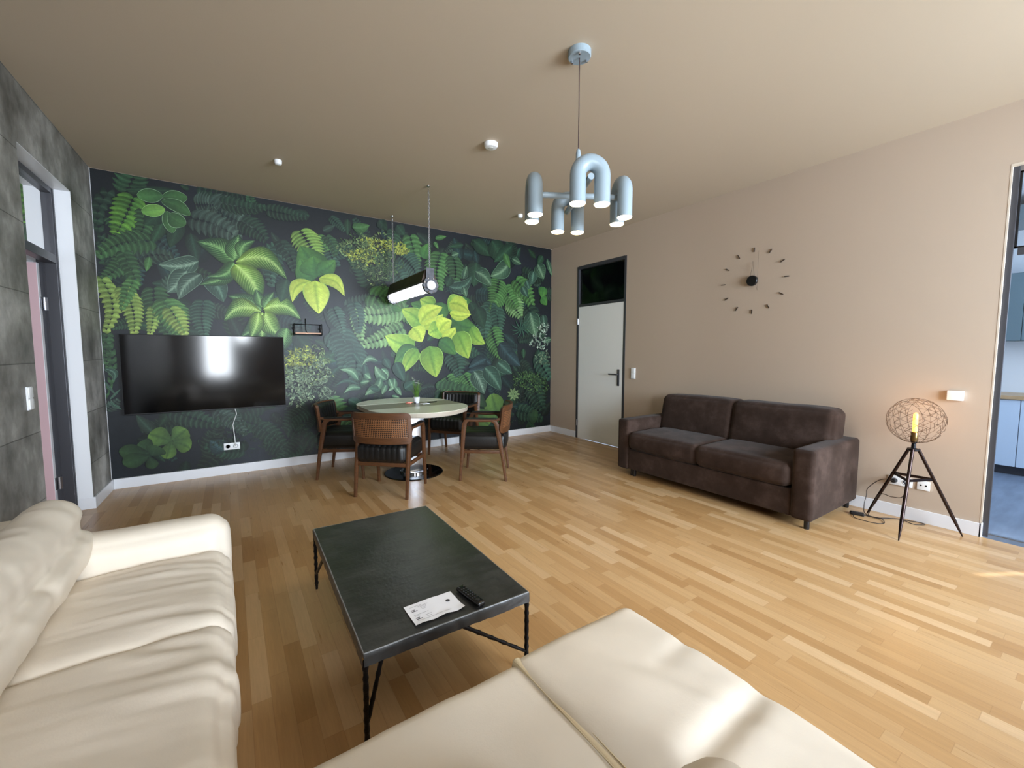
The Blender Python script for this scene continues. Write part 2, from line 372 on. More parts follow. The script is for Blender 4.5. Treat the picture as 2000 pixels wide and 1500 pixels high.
r = empty('kitchen_wall_cabinet', (2.8, -4.75, 1.44), label='grey-teal kitchen wall cabinet hanging above the white splashback', cat='cabinet')
TEAL = mat('grey_teal_cabinet_front', (108, 128, 136), .4)
def TW(v): return Vector((v.x-2.8, v.y+4.75, v.z-1.44))
MB().box(2.80, 3.13, -5.39, -4.3, 1.455, 2.20, T=TW).build('cabinet_body', TEAL, r)
for y0, y1 in ((-5.38, -4.716), (-4.711, -4.31)): MB().box(2.782, 2.80, y0, y1, 1.46, 2.195, bev=.002, T=TW).build('cabinet_door', TEAL, r)
m = MB().box(2.55, 3.14, -6.5, -3.4, 2.72, 2.88); S(m.build('trim_4', TEAL))

# ---------------------------------------------------------------- door_3 : ajar door in the concrete wall
d3 = S(empty('door_3', (0, 0, 0)))
m = MB()
for a in ((SA+.003, SA+.034, .10, .170, 0, LZ-.004), (SB-.034, SB-.003, .10, .17, 0, LZ-.004), (SA+.03, SB-.03, .10, .17, LZ-.044, LZ-.004), (SA+.03, SB-.03, .10, .17, 2.02, 2.085)): m.box(*a, bev=.003, T=TL)
m.box(SA+.003, SA+.022, .095, .10, 0, LZ-.004, T=TL); m.box(SA+.004, SA+.033, .170, .215, 0, 2.05, T=TL)  # second box: dark rebate strip added so the gap beside the slab looks shaded
S(m.build('door_frame', DGREY, d3))
S(MB().box(SA+.03, SB-.03, .13, .136, 2.085, LZ-.044, T=TL).build('transom_pane', GLASS, d3))
m = MB().box(SA+.034, SA+.078, .20, 1.06, .01, 2.012, bev=.002, T=TL); dp = S(m.build('door_panel', WHITE, d3))
m = MB().box(SA+.0775, SA+.079, .203, 1.058, .012, 2.010, T=TL); S(m.build('door_face', PINK, dp))
for z in (1.70, .26):
    m = MB().tube([LW(SA+.036, .184, z-.05), LW(SA+.036, .184, z+.05)], .010, 12); m.box(SA+.036, SA+.070, .195, .201, z-.05, z+.05, T=TL); m.box(SA+.030, SA+.038, .165, .19, z-.05, z+.05, T=TL); S(m.build('door_hinge', BRUSH, d3, ang=40))
shell('wall_bedroom', -8.9, -5.75, -4.6, .8, -.01, 3.0, BEDM, skip=('x1',))
m = MB(); 
for k in range(16): m.box(-8.6, -6.3, .45, .60, .3+k*.16, .3+k*.16+.15, bev=.004)
S(m.build('trim_5', mat('brown_boarding', (120, 96, 58), .6, var=.25, vscale=4)))
PRINT=[
('F',-5.029,1.962,-4.934,1.489,.294,'f2',0,12),('F',-5.203,2.236,-5.409,2.349,.289,'f1',0,9),('F',-5.134,2.148,-5.382,2.213,.244,'f1',0,9),
('F',-5.13,2.81,-5.279,2.424,.307,'f4',0,9),('F',-5.297,2.831,-5.374,2.354,.138,'f1',0,7),('F',-5.069,2.688,-5.151,2.387,.18,'f2',0,8),
('F',-5.008,2.408,-5.417,2.209,.273,'f2',0,10),('F',-5.185,2.238,-5.393,2.001,.202,'f2',0,9),('F',-5.237,2.279,-5.144,1.952,.184,'f2',0,8),
('F',-5.406,2.023,-5.399,1.502,.185,'f5',0,11),('F',-5.254,1.943,-5.196,1.498,.217,'f5',0,12),('F',-5.039,1.762,-5.083,1.486,.137,'f5',0,8),
('F',-5.17,2.023,-5.273,1.724,.146,'f3',0,8),('F',-4.965,1.842,-4.845,1.491,.345,'f3',0,10),('F',-4.921,1.77,-4.804,1.492,.226,'f5',0,8),
('F',-4.636,1.865,-4.644,1.496,.268,'f6',0,11),('F',-5.384,1.503,-5.395,1.165,.128,'f2',0,9),('F',-5.403,1.478,-5.456,.827,.077,'f2',0,10),
('F',-4.67,2.812,-4.477,2.849,.309,'f7',0,9),('F',-4.562,2.859,-4.165,2.693,.445,'f7',0,11),('F',-4.717,2.678,-4.289,2.513,.326,'f7',0,9),
('F',-4.28,2.728,-4.051,2.547,.284,'f1',0,8),('F',-4.453,2.88,-4.037,2.906,.219,'f1',0,10),('F',-4.038,2.879,-3.631,2.868,.209,'f1',0,10),
('F',-3.878,2.516,-4.02,2.05,.244,'f6',0,10),('F',-3.926,2.565,-3.784,2.243,.226,'f1',0,8),('F',-3.418,2.64,-3.312,2.354,.246,'f6',0,8),
('F',-3.338,2.471,-3.127,2.621,.169,'f6',0,7),('F',-3.528,2.682,-3.422,2.52,.211,'f3',0,7),('F',-3.715,2.722,-3.539,2.34,.39,'f8',0,12),
('F',-3.445,2.695,-3.338,2.471,.186,'f2',0,7),('F',-2.409,2.866,-2.311,2.467,.323,'f3',0,7),('F',-2.553,2.571,-2.313,2.333,.438,'f6',0,10),
('F',-2.623,2.432,-2.422,2.188,.359,'f6',0,9),('F',-1.96,2.701,-1.997,2.183,.444,'f3',0,11),('F',-1.781,2.668,-1.786,2.243,.351,'f2',0,9),
('F',-2.97,2.046,-2.43,1.751,.478,'f3',0,11),('F',-2.462,1.917,-3.149,1.801,.386,'f9',0,12),('F',-2.502,1.647,-3.067,1.405,.322,'f9',0,11),
('F',-3.086,1.88,-3.059,1.469,.25,'f9',0,9),('F',-2.423,2.121,-2.897,1.891,.255,'f3',0,8),('F',-3.451,1.554,-3.102,1.245,.374,'f6',0,10),
('F',-3.101,1.309,-3.455,1.432,.277,'f6',0,9),('F',-3.304,1.62,-3.3,1.121,.415,'f6',0,9),('F',-3.159,1.436,-3.171,.99,.367,'f6',0,9),
('F',-3.384,1.862,-3.276,1.559,.242,'f6',0,9),('F',-3.146,1.939,-3.094,1.564,.249,'f6',0,9),('F',-.786,2.213,-.611,1.885,.482,'f9',0,9),
('F',-.927,2.318,-.69,2.024,.411,'f3',0,9),('F',-1.019,2.195,-1.174,1.904,.345,'f3',0,8),('F',-1.155,2.072,-1.246,1.688,.387,'f6',0,9),
('F',-1.065,2.001,-1.02,1.618,.367,'f6',0,8),('F',-1.156,1.691,-.928,1.229,.416,'f3',0,12),('F',-1.375,1.983,-1.29,1.536,.384,'f6',0,9),
('F',-.739,2.451,-.391,2.042,.425,'f3',0,9),('F',-1.019,2.424,-1.11,2.075,.445,'f3',0,9),('F',-1.919,.983,-1.762,.72,.465,'f3',0,8),
('F',-1.636,1.012,-1.511,.744,.328,'f3',0,8),('F',-1.836,1.308,-1.718,.977,.4,'f6',0,8),('F',-2.077,.809,-1.426,.739,.369,'f2',0,10),
('F',-4.97,.741,-4.553,.544,.261,'f1',0,10),('F',-4.59,.712,-4.369,.526,.229,'f7',0,8),('F',-4.13,.444,-4.595,.603,.245,'f1',0,10),
('F',-4.503,.65,-4.327,.408,.2,'f7',0,8),('F',-4.226,.512,-3.934,.184,.268,'f1',0,9),('F',-3.922,.542,-3.492,.189,.289,'f1',0,9),
('F',-3.77,.285,-4.042,.079,.301,'f1',0,9),('F',-4.334,.236,-4.695,.339,.221,'f1',0,9),('F',-3.475,.752,-3.186,.411,.36,'f3',0,9),
('F',-3.704,.645,-3.926,.423,.293,'f1',0,9),('F',-5.441,.777,-5.339,.868,.136,'f7',0,6),('F',-.385,.894,-.17,.376,.511,'f1',0,9),
('F',-.686,.415,-.169,.204,.335,'f1',0,8),('F',-.492,2.036,-.18,1.558,.402,'f1',0,8),('F',-.283,1.307,-.012,.881,.409,'f6',0,7),
('L',-4.661,2.253,-4.98,2.18,.168,'c2',.1),('L',-4.762,2.149,-4.926,1.911,.181,'c2',.05),('L',-4.65,2.125,-4.841,1.856,.145,'c2',-.1),
('L',-4.596,2.104,-4.466,1.851,.175,'c1',.1),('L',-5.046,2.246,-5.076,2.105,.06,'g2',0),('L',-4.931,2.704,-5.069,2.544,.156,'d1',0),
('L',-4.8,2.638,-4.885,2.356,.14,'d1',0),('L',-4.807,2.925,-5.2,2.852,.066,'d1',0),('L',-4.917,2.853,-5.108,2.814,.123,'r1',0),
('L',-4.917,2.843,-4.725,2.872,.118,'r1',0),('L',-4.907,2.728,-5.082,2.667,.11,'r2',0),('L',-4.927,2.802,-4.708,2.705,.115,'r1',.1),
('L',-4.896,2.71,-4.859,2.504,.101,'r1',0),('L',-4.878,2.684,-4.754,2.596,.144,'r1',-.1),('L',-4.704,2.956,-4.776,2.981,.053,'d1',0),
('L',-4.353,2.29,-4.669,2.447,.237,'s2',-.15),('L',-4.353,2.3,-4.305,2.574,.197,'s2',0),('L',-4.297,2.323,-4.157,2.532,.136,'s2',.2),
('L',-4.354,2.279,-4.664,2.015,.156,'s2',.15),('L',-4.354,2.279,-4.6,2.104,.122,'s2',.2),('L',-4.344,2.28,-3.86,2.149,.251,'s1',.28),
('L',-4.354,2.257,-4.14,1.85,.259,'s1',.12),('L',-4.119,1.784,-4.432,1.917,.167,'s2',-.1),('L',-4.117,1.818,-4.168,2.009,.121,'s2',0),
('L',-4.103,1.807,-3.997,1.995,.127,'s2',0),('L',-4.129,1.772,-4.47,1.657,.213,'s1',-.25),('L',-4.108,1.796,-3.734,1.7,.209,'s1',.25),
('L',-4.139,1.761,-4.331,1.487,.175,'s2',.15),('L',-4.12,1.762,-4.131,1.451,.196,'s1',0),('L',-4.09,1.763,-3.93,1.484,.204,'s1',-.12),
('L',-4.154,1.76,-4.247,1.455,.143,'s1',.05),('L',-3.884,1.601,-3.956,1.309,.185,'s2',0),('L',-3.865,2.149,-3.936,1.886,.171,'d2',0),
('L',-3.73,1.487,-3.818,1.25,.117,'d2',0),('L',-3.808,1.545,-3.627,1.309,.172,'d1',0),('L',-3.51,2.213,-3.716,2.539,.357,'g3',0),
('L',-3.589,2.158,-3.721,2.394,.292,'g3',0),('L',-3.554,2.208,-3.58,2.441,.336,'g3',0),('L',-3.53,2.27,-3.339,2.423,.186,'g3',-.1),
('L',-3.616,2.149,-3.817,1.894,.136,'y2',-.22),('L',-3.527,2.193,-3.246,2.006,.152,'y2',.24),('L',-3.572,2.159,-3.54,1.775,.27,'y2',0),
('L',-2.152,1.894,-2.412,1.974,.183,'g3',0),('L',-2.061,1.941,-2.282,2.03,.217,'y3',0),('L',-1.969,2.017,-1.987,1.749,.26,'g3',0),
('L',-2.251,1.676,-2.539,1.886,.242,'y3',-.1),('L',-2.287,1.709,-1.954,1.948,.235,'y2',.12),('L',-2.273,1.668,-1.94,1.85,.153,'y2',-.1),
('L',-1.749,1.96,-1.418,1.936,.295,'d2',0),('L',-1.831,1.798,-1.42,1.683,.3,'g3',-.1),('L',-1.626,2.127,-1.669,1.82,.324,'g3',.1),
('L',-1.861,1.911,-1.569,2.059,.214,'y3',.2),('L',-1.852,2.011,-1.52,1.886,.227,'y2',.15),('L',-1.846,1.869,-1.503,1.872,.131,'y2',-.1),
('L',-2.358,1.377,-2.762,1.533,.273,'y3',.05),('L',-2.389,1.65,-2.262,1.461,.247,'y2',.1),('L',-1.973,1.664,-2.172,1.574,.238,'y3',0),
('L',-2.005,1.607,-1.815,1.77,.246,'y2',.15),('L',-1.944,1.494,-1.752,1.672,.193,'y2',-.1),('L',-1.505,1.68,-1.273,1.445,.214,'y3',-.15),
('L',-1.728,1.614,-1.55,1.233,.31,'y3',0),('L',-2.006,1.493,-1.756,1.293,.227,'g3',.05),('L',-2.322,1.371,-2.649,1.161,.233,'g3',-.1),
('L',-2.322,1.364,-2.534,1.05,.183,'y3',-.05),('L',-2.159,1.406,-2.059,.973,.332,'y3',0),('L',-2.674,1.905,-2.525,1.873,.095,'g3',0),
('L',-1.519,2.047,-1.376,1.834,.168,'d1',0),('L',-1.418,1.98,-1.29,1.687,.26,'d1',0),('L',-3.133,2.84,-2.924,2.899,.13,'g2',-.1),
('L',-2.23,2.578,-2.138,2.793,.165,'g3',0),('L',-2.048,2.867,-1.88,2.92,.067,'g2',0),('L',-2.064,2.824,-2.005,2.736,.063,'g2',0),
('L',-1.619,2.845,-1.835,2.787,.083,'d2',0),('L',-2.808,2.981,-2.707,2.871,.141,'d1',0),('L',-2.579,2.956,-2.479,2.842,.145,'d1',0),
('L',-1.454,2.926,-1.153,2.747,.217,'d2',0),('L',-1.414,2.627,-1.458,2.272,.283,'d2',0),('L',-1.152,2.97,-.927,2.662,.312,'d2',0),
('L',-.787,2.947,-1.109,2.663,.185,'d2',0),('L',-.834,2.696,-1.172,2.447,.23,'c3',.1),('L',-.787,2.755,-.614,2.691,.102,'c3',0),
('L',-.927,2.814,-.824,2.605,.115,'g2',0),('L',-1.857,2.237,-1.482,2.416,.169,'c1',-.2),('L',-1.431,2.494,-1.154,2.313,.215,'c3',.1),
('L',-1.624,2.365,-1.565,2.552,.094,'c3',0),('L',-1.805,2.665,-1.693,2.715,.082,'c3',0),('L',-1.625,2.257,-1.576,2.116,.1,'c3',0),
('L',-1.824,2.381,-1.888,2.234,.149,'d2',0),('L',-.293,2.728,-.167,2.506,.228,'c3',0),('L',-.374,2.606,-.414,2.394,.159,'c1',0),
('L',-.514,2.449,-.454,2.319,.12,'c1',0),('L',-.191,2.869,-.293,2.728,.126,'d2',0),('L',-.593,2.347,-.493,2.196,.137,'c1',0),
('L',-.166,2.384,-.206,2.2,.184,'g3',0),('L',-.206,2.217,-.099,2.092,.161,'g3',0),('L',-.442,1.958,-.327,1.579,.305,'c3',0),
('L',-.183,1.931,-.139,1.725,.149,'c1',0),('L',-1.021,1.463,-.707,1.107,.265,'d3',0),('L',-.881,1.307,-.628,1.105,.208,'d3',0),
('L',-1.247,1.231,-1.551,1.099,.202,'d3',0),('L',-1.203,1.077,-1.577,1.04,.153,'d3',0),('L',-1.467,1.045,-1.285,.701,.252,'c2',.05),
('L',-1.284,1.094,-.994,.741,.253,'c1',.05),('L',-1.049,1.167,-.785,.988,.183,'c1',0),('L',-1.248,1.193,-1.158,1.138,.112,'d3',0),
('L',-.008,1.544,-.179,1.491,.086,'c3',0),('L',-.106,2.839,.004,2.564,.086,'c3',0),('L',-2.862,1.21,-3.055,1.161,.078,'l1',-.3),
('L',-3.029,1.167,-2.997,.932,.089,'l2',0),('L',-3.109,.975,-3.324,1.109,.101,'l1',-.2),('L',-2.818,1.111,-2.741,.975,.093,'l1',.1),
('L',-2.755,.963,-2.902,1.145,.132,'l1',.1),('L',-2.827,.992,-2.961,.839,.12,'l1',.2),('L',-3.081,.871,-3.285,.817,.078,'l1',-.2),
('L',-3.111,.924,-3.389,.91,.05,'l2',-.2),('L',-2.843,.866,-3.033,.777,.106,'l1',-.1),('L',-2.857,.847,-2.973,.866,.092,'l2',0),
('L',-2.653,.986,-2.738,.814,.095,'l1',.2),('L',-2.721,.975,-2.67,.838,.081,'l1',0),('L',-2.763,.896,-2.819,.778,.08,'l1',0),
('L',-2.642,.864,-2.561,.75,.081,'l1',0),('L',-3.032,1.05,-2.958,.983,.089,'l1',0),('L',-3.086,.936,-2.971,.957,.065,'l1',0),
('L',-2.635,1.188,-2.515,.933,.165,'l2',0),('L',-2.782,1.243,-2.705,1.108,.108,'l2',0),('L',-3.162,1.309,-3.073,1.18,.088,'l2',0),
('L',-3.239,.738,-2.993,.591,.126,'l2',0),('L',-3.303,.614,-3.123,.47,.186,'l2',0),('L',-2.517,.83,-2.373,.928,.141,'l2',0),
('L',-2.692,.751,-2.589,.725,.041,'l1',0),('L',-2.001,.733,-2.095,.595,.108,'g2',0),('L',-2,.769,-2.079,.665,.093,'d2',0),
('L',-.611,1.693,-.394,1.67,.024,'l2',.1),('L',-.611,1.693,-.452,1.591,.027,'l2',.1),('L',-.611,1.693,-.561,1.546,.03,'l2',.1),
('L',-.611,1.693,-.683,1.548,.028,'l2',.1),('L',-.611,1.693,-.78,1.596,.024,'l2',.1),('L',-.611,1.693,-.823,1.674,.023,'l2',.1),
('L',-.611,1.693,-.8,1.757,.025,'l2',.1),('L',-.611,1.693,-.717,1.821,.027,'l2',.1),('L',-.611,1.693,-.599,1.846,.029,'l2',.1),
('L',-.611,1.693,-.482,1.822,.027,'l2',.1),('L',-.611,1.693,-.405,1.756,.025,'l2',.1),('L',-.755,.664,-.627,.657,.049,'l3',0),
('L',-.755,.664,-.657,.59,.051,'l3',0),('L',-.755,.664,-.733,.559,.058,'l3',0),('L',-.755,.664,-.818,.577,.057,'l3',0),
('L',-.755,.664,-.873,.635,.05,'l3',0),('L',-.755,.664,-.873,.706,.049,'l3',0),('L',-.755,.664,-.818,.758,.053,'l3',0),
('L',-.755,.664,-.733,.767,.059,'l3',0),('L',-.755,.664,-.658,.727,.053,'l3',0),('L',-4.961,.415,-5.136,.508,.206,'k1',0),
('L',-4.957,.425,-4.84,.529,.176,'k1',0),('L',-4.965,.415,-5.014,.242,.134,'k1',0),('L',-4.954,.403,-4.816,.322,.159,'k1',.1),
('L',-5.109,.339,-5.22,.425,.166,'k2',0),('L',-5.141,.312,-5.361,.372,.15,'k2',0),('L',-5.135,.29,-5.342,.243,.153,'k2',0),
('L',-5.127,.289,-5.068,.375,.178,'k2',0),('L',-5.143,.281,-5.118,.157,.102,'k2',0),('L',-4.52,.261,-4.649,.388,.179,'d3',0),
('L',-1.023,.201,-1.16,.687,.358,'k1',0),('L',-1.427,.472,-1.207,.219,.321,'k1',0),('L',-1.338,.696,-1.427,.548,.348,'k2',0),
('L',-.485,.316,-.276,.257,.249,'k2',0),('L',-5.42,1.165,-5.366,1.042,.055,'c1',.3),('L',-5.362,.919,-5.443,1.069,.015,'c1',0),
('L',-5.4,.872,-5.323,.966,.016,'c1',0),('L',-5.405,.848,-5.322,.768,.018,'c1',0),('B',-3.067,2.629,.213,.149,1,'b2',0,260),
('B',-2.914,2.525,.314,.291,1,'b1',0,700),('B',-2.996,2.515,.191,.101,1,'b4',0,260),('B',-2.834,2.408,.224,.218,1,'b2',0,420),
('B',-2.677,2.426,.149,.195,1,'b2',0,200),('B',-2.517,2.66,.083,.078,1,'b4',0,160),('B',-2.783,2.682,.226,.077,1,'b4',0,200),
('B',-3.687,1.159,.282,.205,1,'b1',0,620),('B',-3.765,1.25,.22,.119,1,'b4',0,260),('B',-3.639,.946,.216,.269,1,'b3',0,620),
('B',-3.83,.894,.14,.239,1,'b3',0,300),('B',-3.475,.752,.081,.162,1,'b3',0,120),('B',-.232,1.515,.192,.166,1.6,'b5',0,110),
('B',-.16,1.724,.129,.083,1.6,'b5',0,40),('B',-.177,1.223,.151,.117,1,'b3',0,120),('B',-.588,.901,.203,.115,1,'b2',0,200),
('B',-.28,.806,.236,.168,1,'b2',0,260),('B',-.436,.937,.187,.083,1,'b2',0,120),('B',-.587,.49,.373,.248,1,'b6',0,160),
('B',-3.93,.303,.326,.24,1,'b6',0,260),('B',-4.421,.418,.289,.169,1,'b6',0,160),]
# ================================================================ PRINTED LEAF WALLPAPER (a flat print: one mesh, vertex colours are its ink)
PV = []; PF = []; PC = []; LAY = [0]
rnd = random.Random(7)
def ycur(): return .0115 - LAY[0]*2.6e-6
def lay(): LAY[0] += 1
def pv(x, z, c, dy=0):
    PV.append((max(LX-.01, min(-.001, x)), ycur()-dy, max(bh-.01, min(H-.0005, z)))); l = s2l(c); PC.append((*[min(1, 1.25*q**1.14) for q in l], 1)); return len(PV)-1
def mixc(a, b, t): return tuple(a[i]+(b[i]-a[i])*t for i in range(3))
STY = {  # base centre, tip centre, edge factor, vein colour, vein count, outline colour
 's1': ((140, 174, 66), (60, 108, 56), .6, (206, 228, 150), 12, None), 's2': ((84, 128, 66), (42, 80, 52), .62, (156, 194, 126), 11, None),
 'c1': ((52, 78, 66), (62, 92, 76), .8, (118, 150, 128), 6, (90, 118, 100)), 'c2': ((58, 84, 70), (88, 112, 96), .8, (160, 182, 160), 7, (100, 126, 106)),
 'c3': ((48, 76, 62), (96, 128, 96), .8, (150, 176, 142), 6, (90, 124, 96)),
 'r1': ((58, 92, 58), (74, 116, 66), .85, (70, 104, 64), 0, (128, 160, 122)), 'r2': ((120, 160, 80), (98, 142, 70), .9, (100, 140, 76), 0, (140, 180, 110)),
 'd1': ((36, 58, 46), (44, 74, 52), .8, (52, 80, 58), 3, None), 'd2': ((40, 66, 50), (48, 82, 58), .75, (60, 92, 68), 4, None), 'd3': ((40, 58, 60), (50, 72, 74), .75, (74, 100, 100), 7, None),
 'g2': ((66, 104, 62), (88, 132, 72), .8, (100, 140, 90), 3, None), 'g3': ((66, 112, 62), (92, 142, 68), .78, (58, 98, 56), 4, None),
 'y2': ((178, 198, 82), (206, 218, 100), .9, (128, 156, 62), 5, (150, 180, 90)), 'y3': ((112, 158, 70), (186, 210, 92), .88, (96, 138, 62), 5, (150, 186, 96)),
 'l1': ((70, 112, 84), (140, 176, 136), .68, (172, 200, 164), 0, None), 'l2': ((44, 78, 64), (60, 98, 78), .75, (84, 120, 98), 0, None), 'l3': ((120, 146, 100), (150, 170, 120), .6, (60, 80, 50), 0, None),
 'k1': ((66, 92, 58), (100, 130, 64), .85, (60, 84, 52), 0, None), 'k2': ((42, 62, 48), (58, 84, 52), .8, (50, 72, 52), 0, None)}
def leaf(x0, z0, x1, z1, w_, st, bend=0, shape=None):
    cb, ct, ef, vc, nv, ol = STY[st] if isinstance(st, str) else st
    dx, dz = x1-x0, z1-z0; L = math.hypot(dx, dz); px, pz = -dz/L, dx/L; N = 12
    lance = w_ < L*.34
    def half(t):
        if st in ('k1', 'k2'): return math.sin(PI*min(1, t**1.6*.93+.04))**.65
        if st == 'r1' or st == 'r2': return math.sin(PI*min(1, t*.98+.01))**.6
        if lance: return (math.sin(PI*t**.8))**.9
        return math.sin(PI*min(1, t**.72))**.75*(1-.18*t)*1.08
    def ax(t): b = bend*L*math.sin(PI*t); return x0+dx*t+px*b, z0+dz*t+pz*b
    offs = (-1, -.72, -.28, -.03, .03, .28, .72, 1) 
    if ol: # pale rim first
        lay(); rows = []
        for i in range(N+1):
            t = i/N; x, z = ax(t); h = half(t)*w_/2*1.06+.0012
            rows.append([pv(x+px*h*s_, z+pz*h*s_, ol) for s_ in (-1, 1)])
        for i in range(N): PF.append((rows[i][0], rows[i][1], rows[i+1][1], rows[i+1][0]))
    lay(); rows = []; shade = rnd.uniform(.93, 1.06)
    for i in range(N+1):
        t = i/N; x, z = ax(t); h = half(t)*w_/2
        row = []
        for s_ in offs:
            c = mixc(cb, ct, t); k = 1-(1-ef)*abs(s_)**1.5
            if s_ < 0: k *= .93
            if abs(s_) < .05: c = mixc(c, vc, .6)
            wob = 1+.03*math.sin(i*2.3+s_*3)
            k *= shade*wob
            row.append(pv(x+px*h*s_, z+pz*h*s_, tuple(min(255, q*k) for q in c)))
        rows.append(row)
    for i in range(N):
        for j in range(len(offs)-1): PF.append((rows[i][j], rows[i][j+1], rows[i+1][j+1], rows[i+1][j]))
    if nv:
        lay()
        for k in range(1, nv+1):
            t0 = .06+.8*(k-.6)/nv
            for sd in (-1, 1):
                t1 = min(.97, t0+.16+.10*(1-t0)); pts = []
                for q in range(5):
                    f = q/4; t = t0+(t1-t0)*f**1.15; x, z = ax(t); h = half(t)*w_/2*.90*f*sd; th = .0055*(w_/.2)**.5*(1-f*.75)*(1.25 if st in ('s1', 's2', 'c2') else .8)
                    cc = mixc(vc, mixc(cb, ct, t), .25+.55*f)
                    a = pv(x+px*h+dx/L*th/2, z+pz*h+dz/L*th/2, cc); b = pv(x+px*h-dx/L*th/2, z+pz*h-dz/L*th/2, cc); pts.append((a, b))
                for q in range(4): PF.append((pts[q][0], pts[q][1], pts[q+1][1], pts[q+1][0]))
FST = {'f1': ((36, 56, 46), (48, 76, 58)), 'f2': ((48, 78, 52), (70, 108, 66)), 'f3': ((66, 108, 62), (98, 142, 80)), 'f4': ((52, 92, 48), (110, 160, 62)), 'f5': ((104, 136, 70), (168, 188, 98)),
       'f6': ((42, 72, 60), (72, 106, 86)), 'f7': ((44, 62, 56), (84, 104, 92)), 'f8': ((110, 150, 74), (160, 192, 96)), 'f9': ((88, 128, 82), (150, 184, 122))}
def fern(x0, z0, x1, z1, w_, st, bend=0, n=10):
    a, b = FST[st] if isinstance(st, str) else st; dx, dz = x1-x0, z1-z0; L = math.hypot(dx, dz); ux, uz = dx/L, dz/L; px, pz = -uz, ux
    cv = rnd.uniform(-.14, .14)
    for k in range(n):
        t = (k+.5)/n; x = x0+dx*t+px*cv*L*math.sin(PI*t); z = z0+dz*t+pz*cv*L*math.sin(PI*t); ln = w_/2*(1-.72*t**1.8)*(.7+.3*min(1, t*5)); c = mixc(a, b, .25+.75*rnd.random()*t+.2*t); c2 = mixc(a, b, .4+.6*rnd.random())
        for sd in (-1, 1):
            k2 = 1 if sd > 0 else .86
            ex, ez = px*sd*.94+ux*.34, pz*sd*.94+uz*.34
            st2 = (tuple(q*k2 for q in c), tuple(q*k2 for q in c2), .72, mixc(c, (200, 220, 170), .12), 0, None)
            leaf(x, z, x+ex*ln, z+ez*ln, L/n*1.3, st2, .10*sd)
BST = {'b1': ((96, 122, 80), (150, 170, 108)), 'b2': ((52, 80, 52), (98, 128, 74)), 'b3': ((90, 112, 90), (156, 174, 138)), 'b4': ((150, 162, 66), (188, 196, 92)), 'b5': ((120, 140, 124), (178, 192, 172)), 'b6': ((38, 56, 46), (56, 78, 58))}
def bush(cx, cz, rx, rz, s_, st, n):
    a, b = BST[st]
    for q in range(6):
        lay()
        for k in range(n//8):
            an = rnd.uniform(0, 2*PI); rr = math.sqrt(rnd.random())*(1+.22*math.sin(an*3+cx*9)+.14*math.sin(an*7+cz*5)); x = cx+rx*rr*math.cos(an); z = cz+rz*rr*math.sin(an)
            th = rnd.uniform(0, PI); l = rnd.uniform(.014, .026)*s_; w2 = l*.34; c = mixc(a, b, rnd.random()); kk = rnd.uniform(.5, 1.08); c = tuple(v*kk for v in c)
            ux, uz = math.cos(th), math.sin(th); d = rnd.random()*2e-6
            PF.append(tuple(pv(x+ux*p_*l-uz*o_*w2, z+uz*p_*l+ux*o_*w2, c, d) for p_, o_ in ((-1, 0), (0, -1), (1, 0), (0, 1))))
# ground of the print
nx, nz = 54, 30; base0 = len(PV)
for j in range(nz+1):
    for i in range(nx+1):
        x = LX+i/nx*(0-LX); z = bh-.01+j/nz*(H-bh+.01); q = noise.noise(Vector((x*1.3, z*1.3, 4.2)))
        g_ = mixc((20, 25, 28), (36, 42, 50), .5+.9*q); g_ = mixc(g_, (20, 32, 28), max(0, noise.noise(Vector((x*2.1, z*2.1, 9)))))
        pv(x, z, g_)
for j in range(nz):
    for i in range(nx): a = base0+j*(nx+1)+i; PF.append((a, a+1, a+nx+2, a+nx+1))
# dim foliage everywhere, then the named plants
for k in range(340):
    x = rnd.uniform(LX+.1, -.1); z = rnd.uniform(.15, 2.95); a = rnd.uniform(0, 2*PI); l = rnd.uniform(.14, .34); v = rnd.uniform(.7, 1.25)*(1.0 if z > 1.0 else .8)
    g_ = rnd.choice([(36, 58, 46), (34, 54, 52), (44, 60, 50), (40, 66, 46)])
    if rnd.random() < .5: leaf(x, z, x+l*math.cos(a), z+l*math.sin(a), l*rnd.uniform(.4, .65), (tuple(q*v for q in g_), tuple(q*v*1.2 for q in g_), .7, tuple(q*v*1.5 for q in g_), 4, None))
    else: fern(x, z, x+l*1.3*math.cos(a), z+l*1.3*math.sin(a), l*.9, (tuple(q*v*.9 for q in g_), tuple(q*v*1.35 for q in g_)), n=9)
for e in PRINT:
    if e[0] == 'L': leaf(*e[1:6], e[6], e[7])
    elif e[0] == 'F': fern(*e[1:6], e[6], e[7], e[8])
    else: bush(e[1], e[2], e[3], e[4], e[5], e[6], e[8])
me = bpy.data.meshes.new('wallpaper'); me.from_pydata(PV, [], PF); me.update()
ca = me.color_attributes.new('ink', 'FLOAT_COLOR', 'POINT'); ca.data.foreach_set('color', [c for q in PC for c in q])
m_ = mat('printed_wallpaper', (60, 80, 60), .42, spec=.4); g = NT(m_); at = g.n('Attribute'); at.attribute_name = 'ink'
x, y, z = g.obj(); n1 = g.noise(g.comb(x, 0.0, z), 26, 6, .7); k = g.ma('MULTIPLY_ADD', n1, .9, .55); c = g.mix(1.0, at.outputs['Color'], g.comb(k, k, k), 'MULTIPLY'); g.nt.links.new(c, g.b.inputs['Base Color'])
me.materials.append(m_); wp = bpy.data.objects.new('wallpaper', me); COL.objects.link(wp); wp.parent = wb; S(wp)
# white corner bead between the concrete and the print
S(MB().box(LX-.003, LX+.002, -.002, .012, bh, H, T=None).build('corner_bead', WHITE, wb))
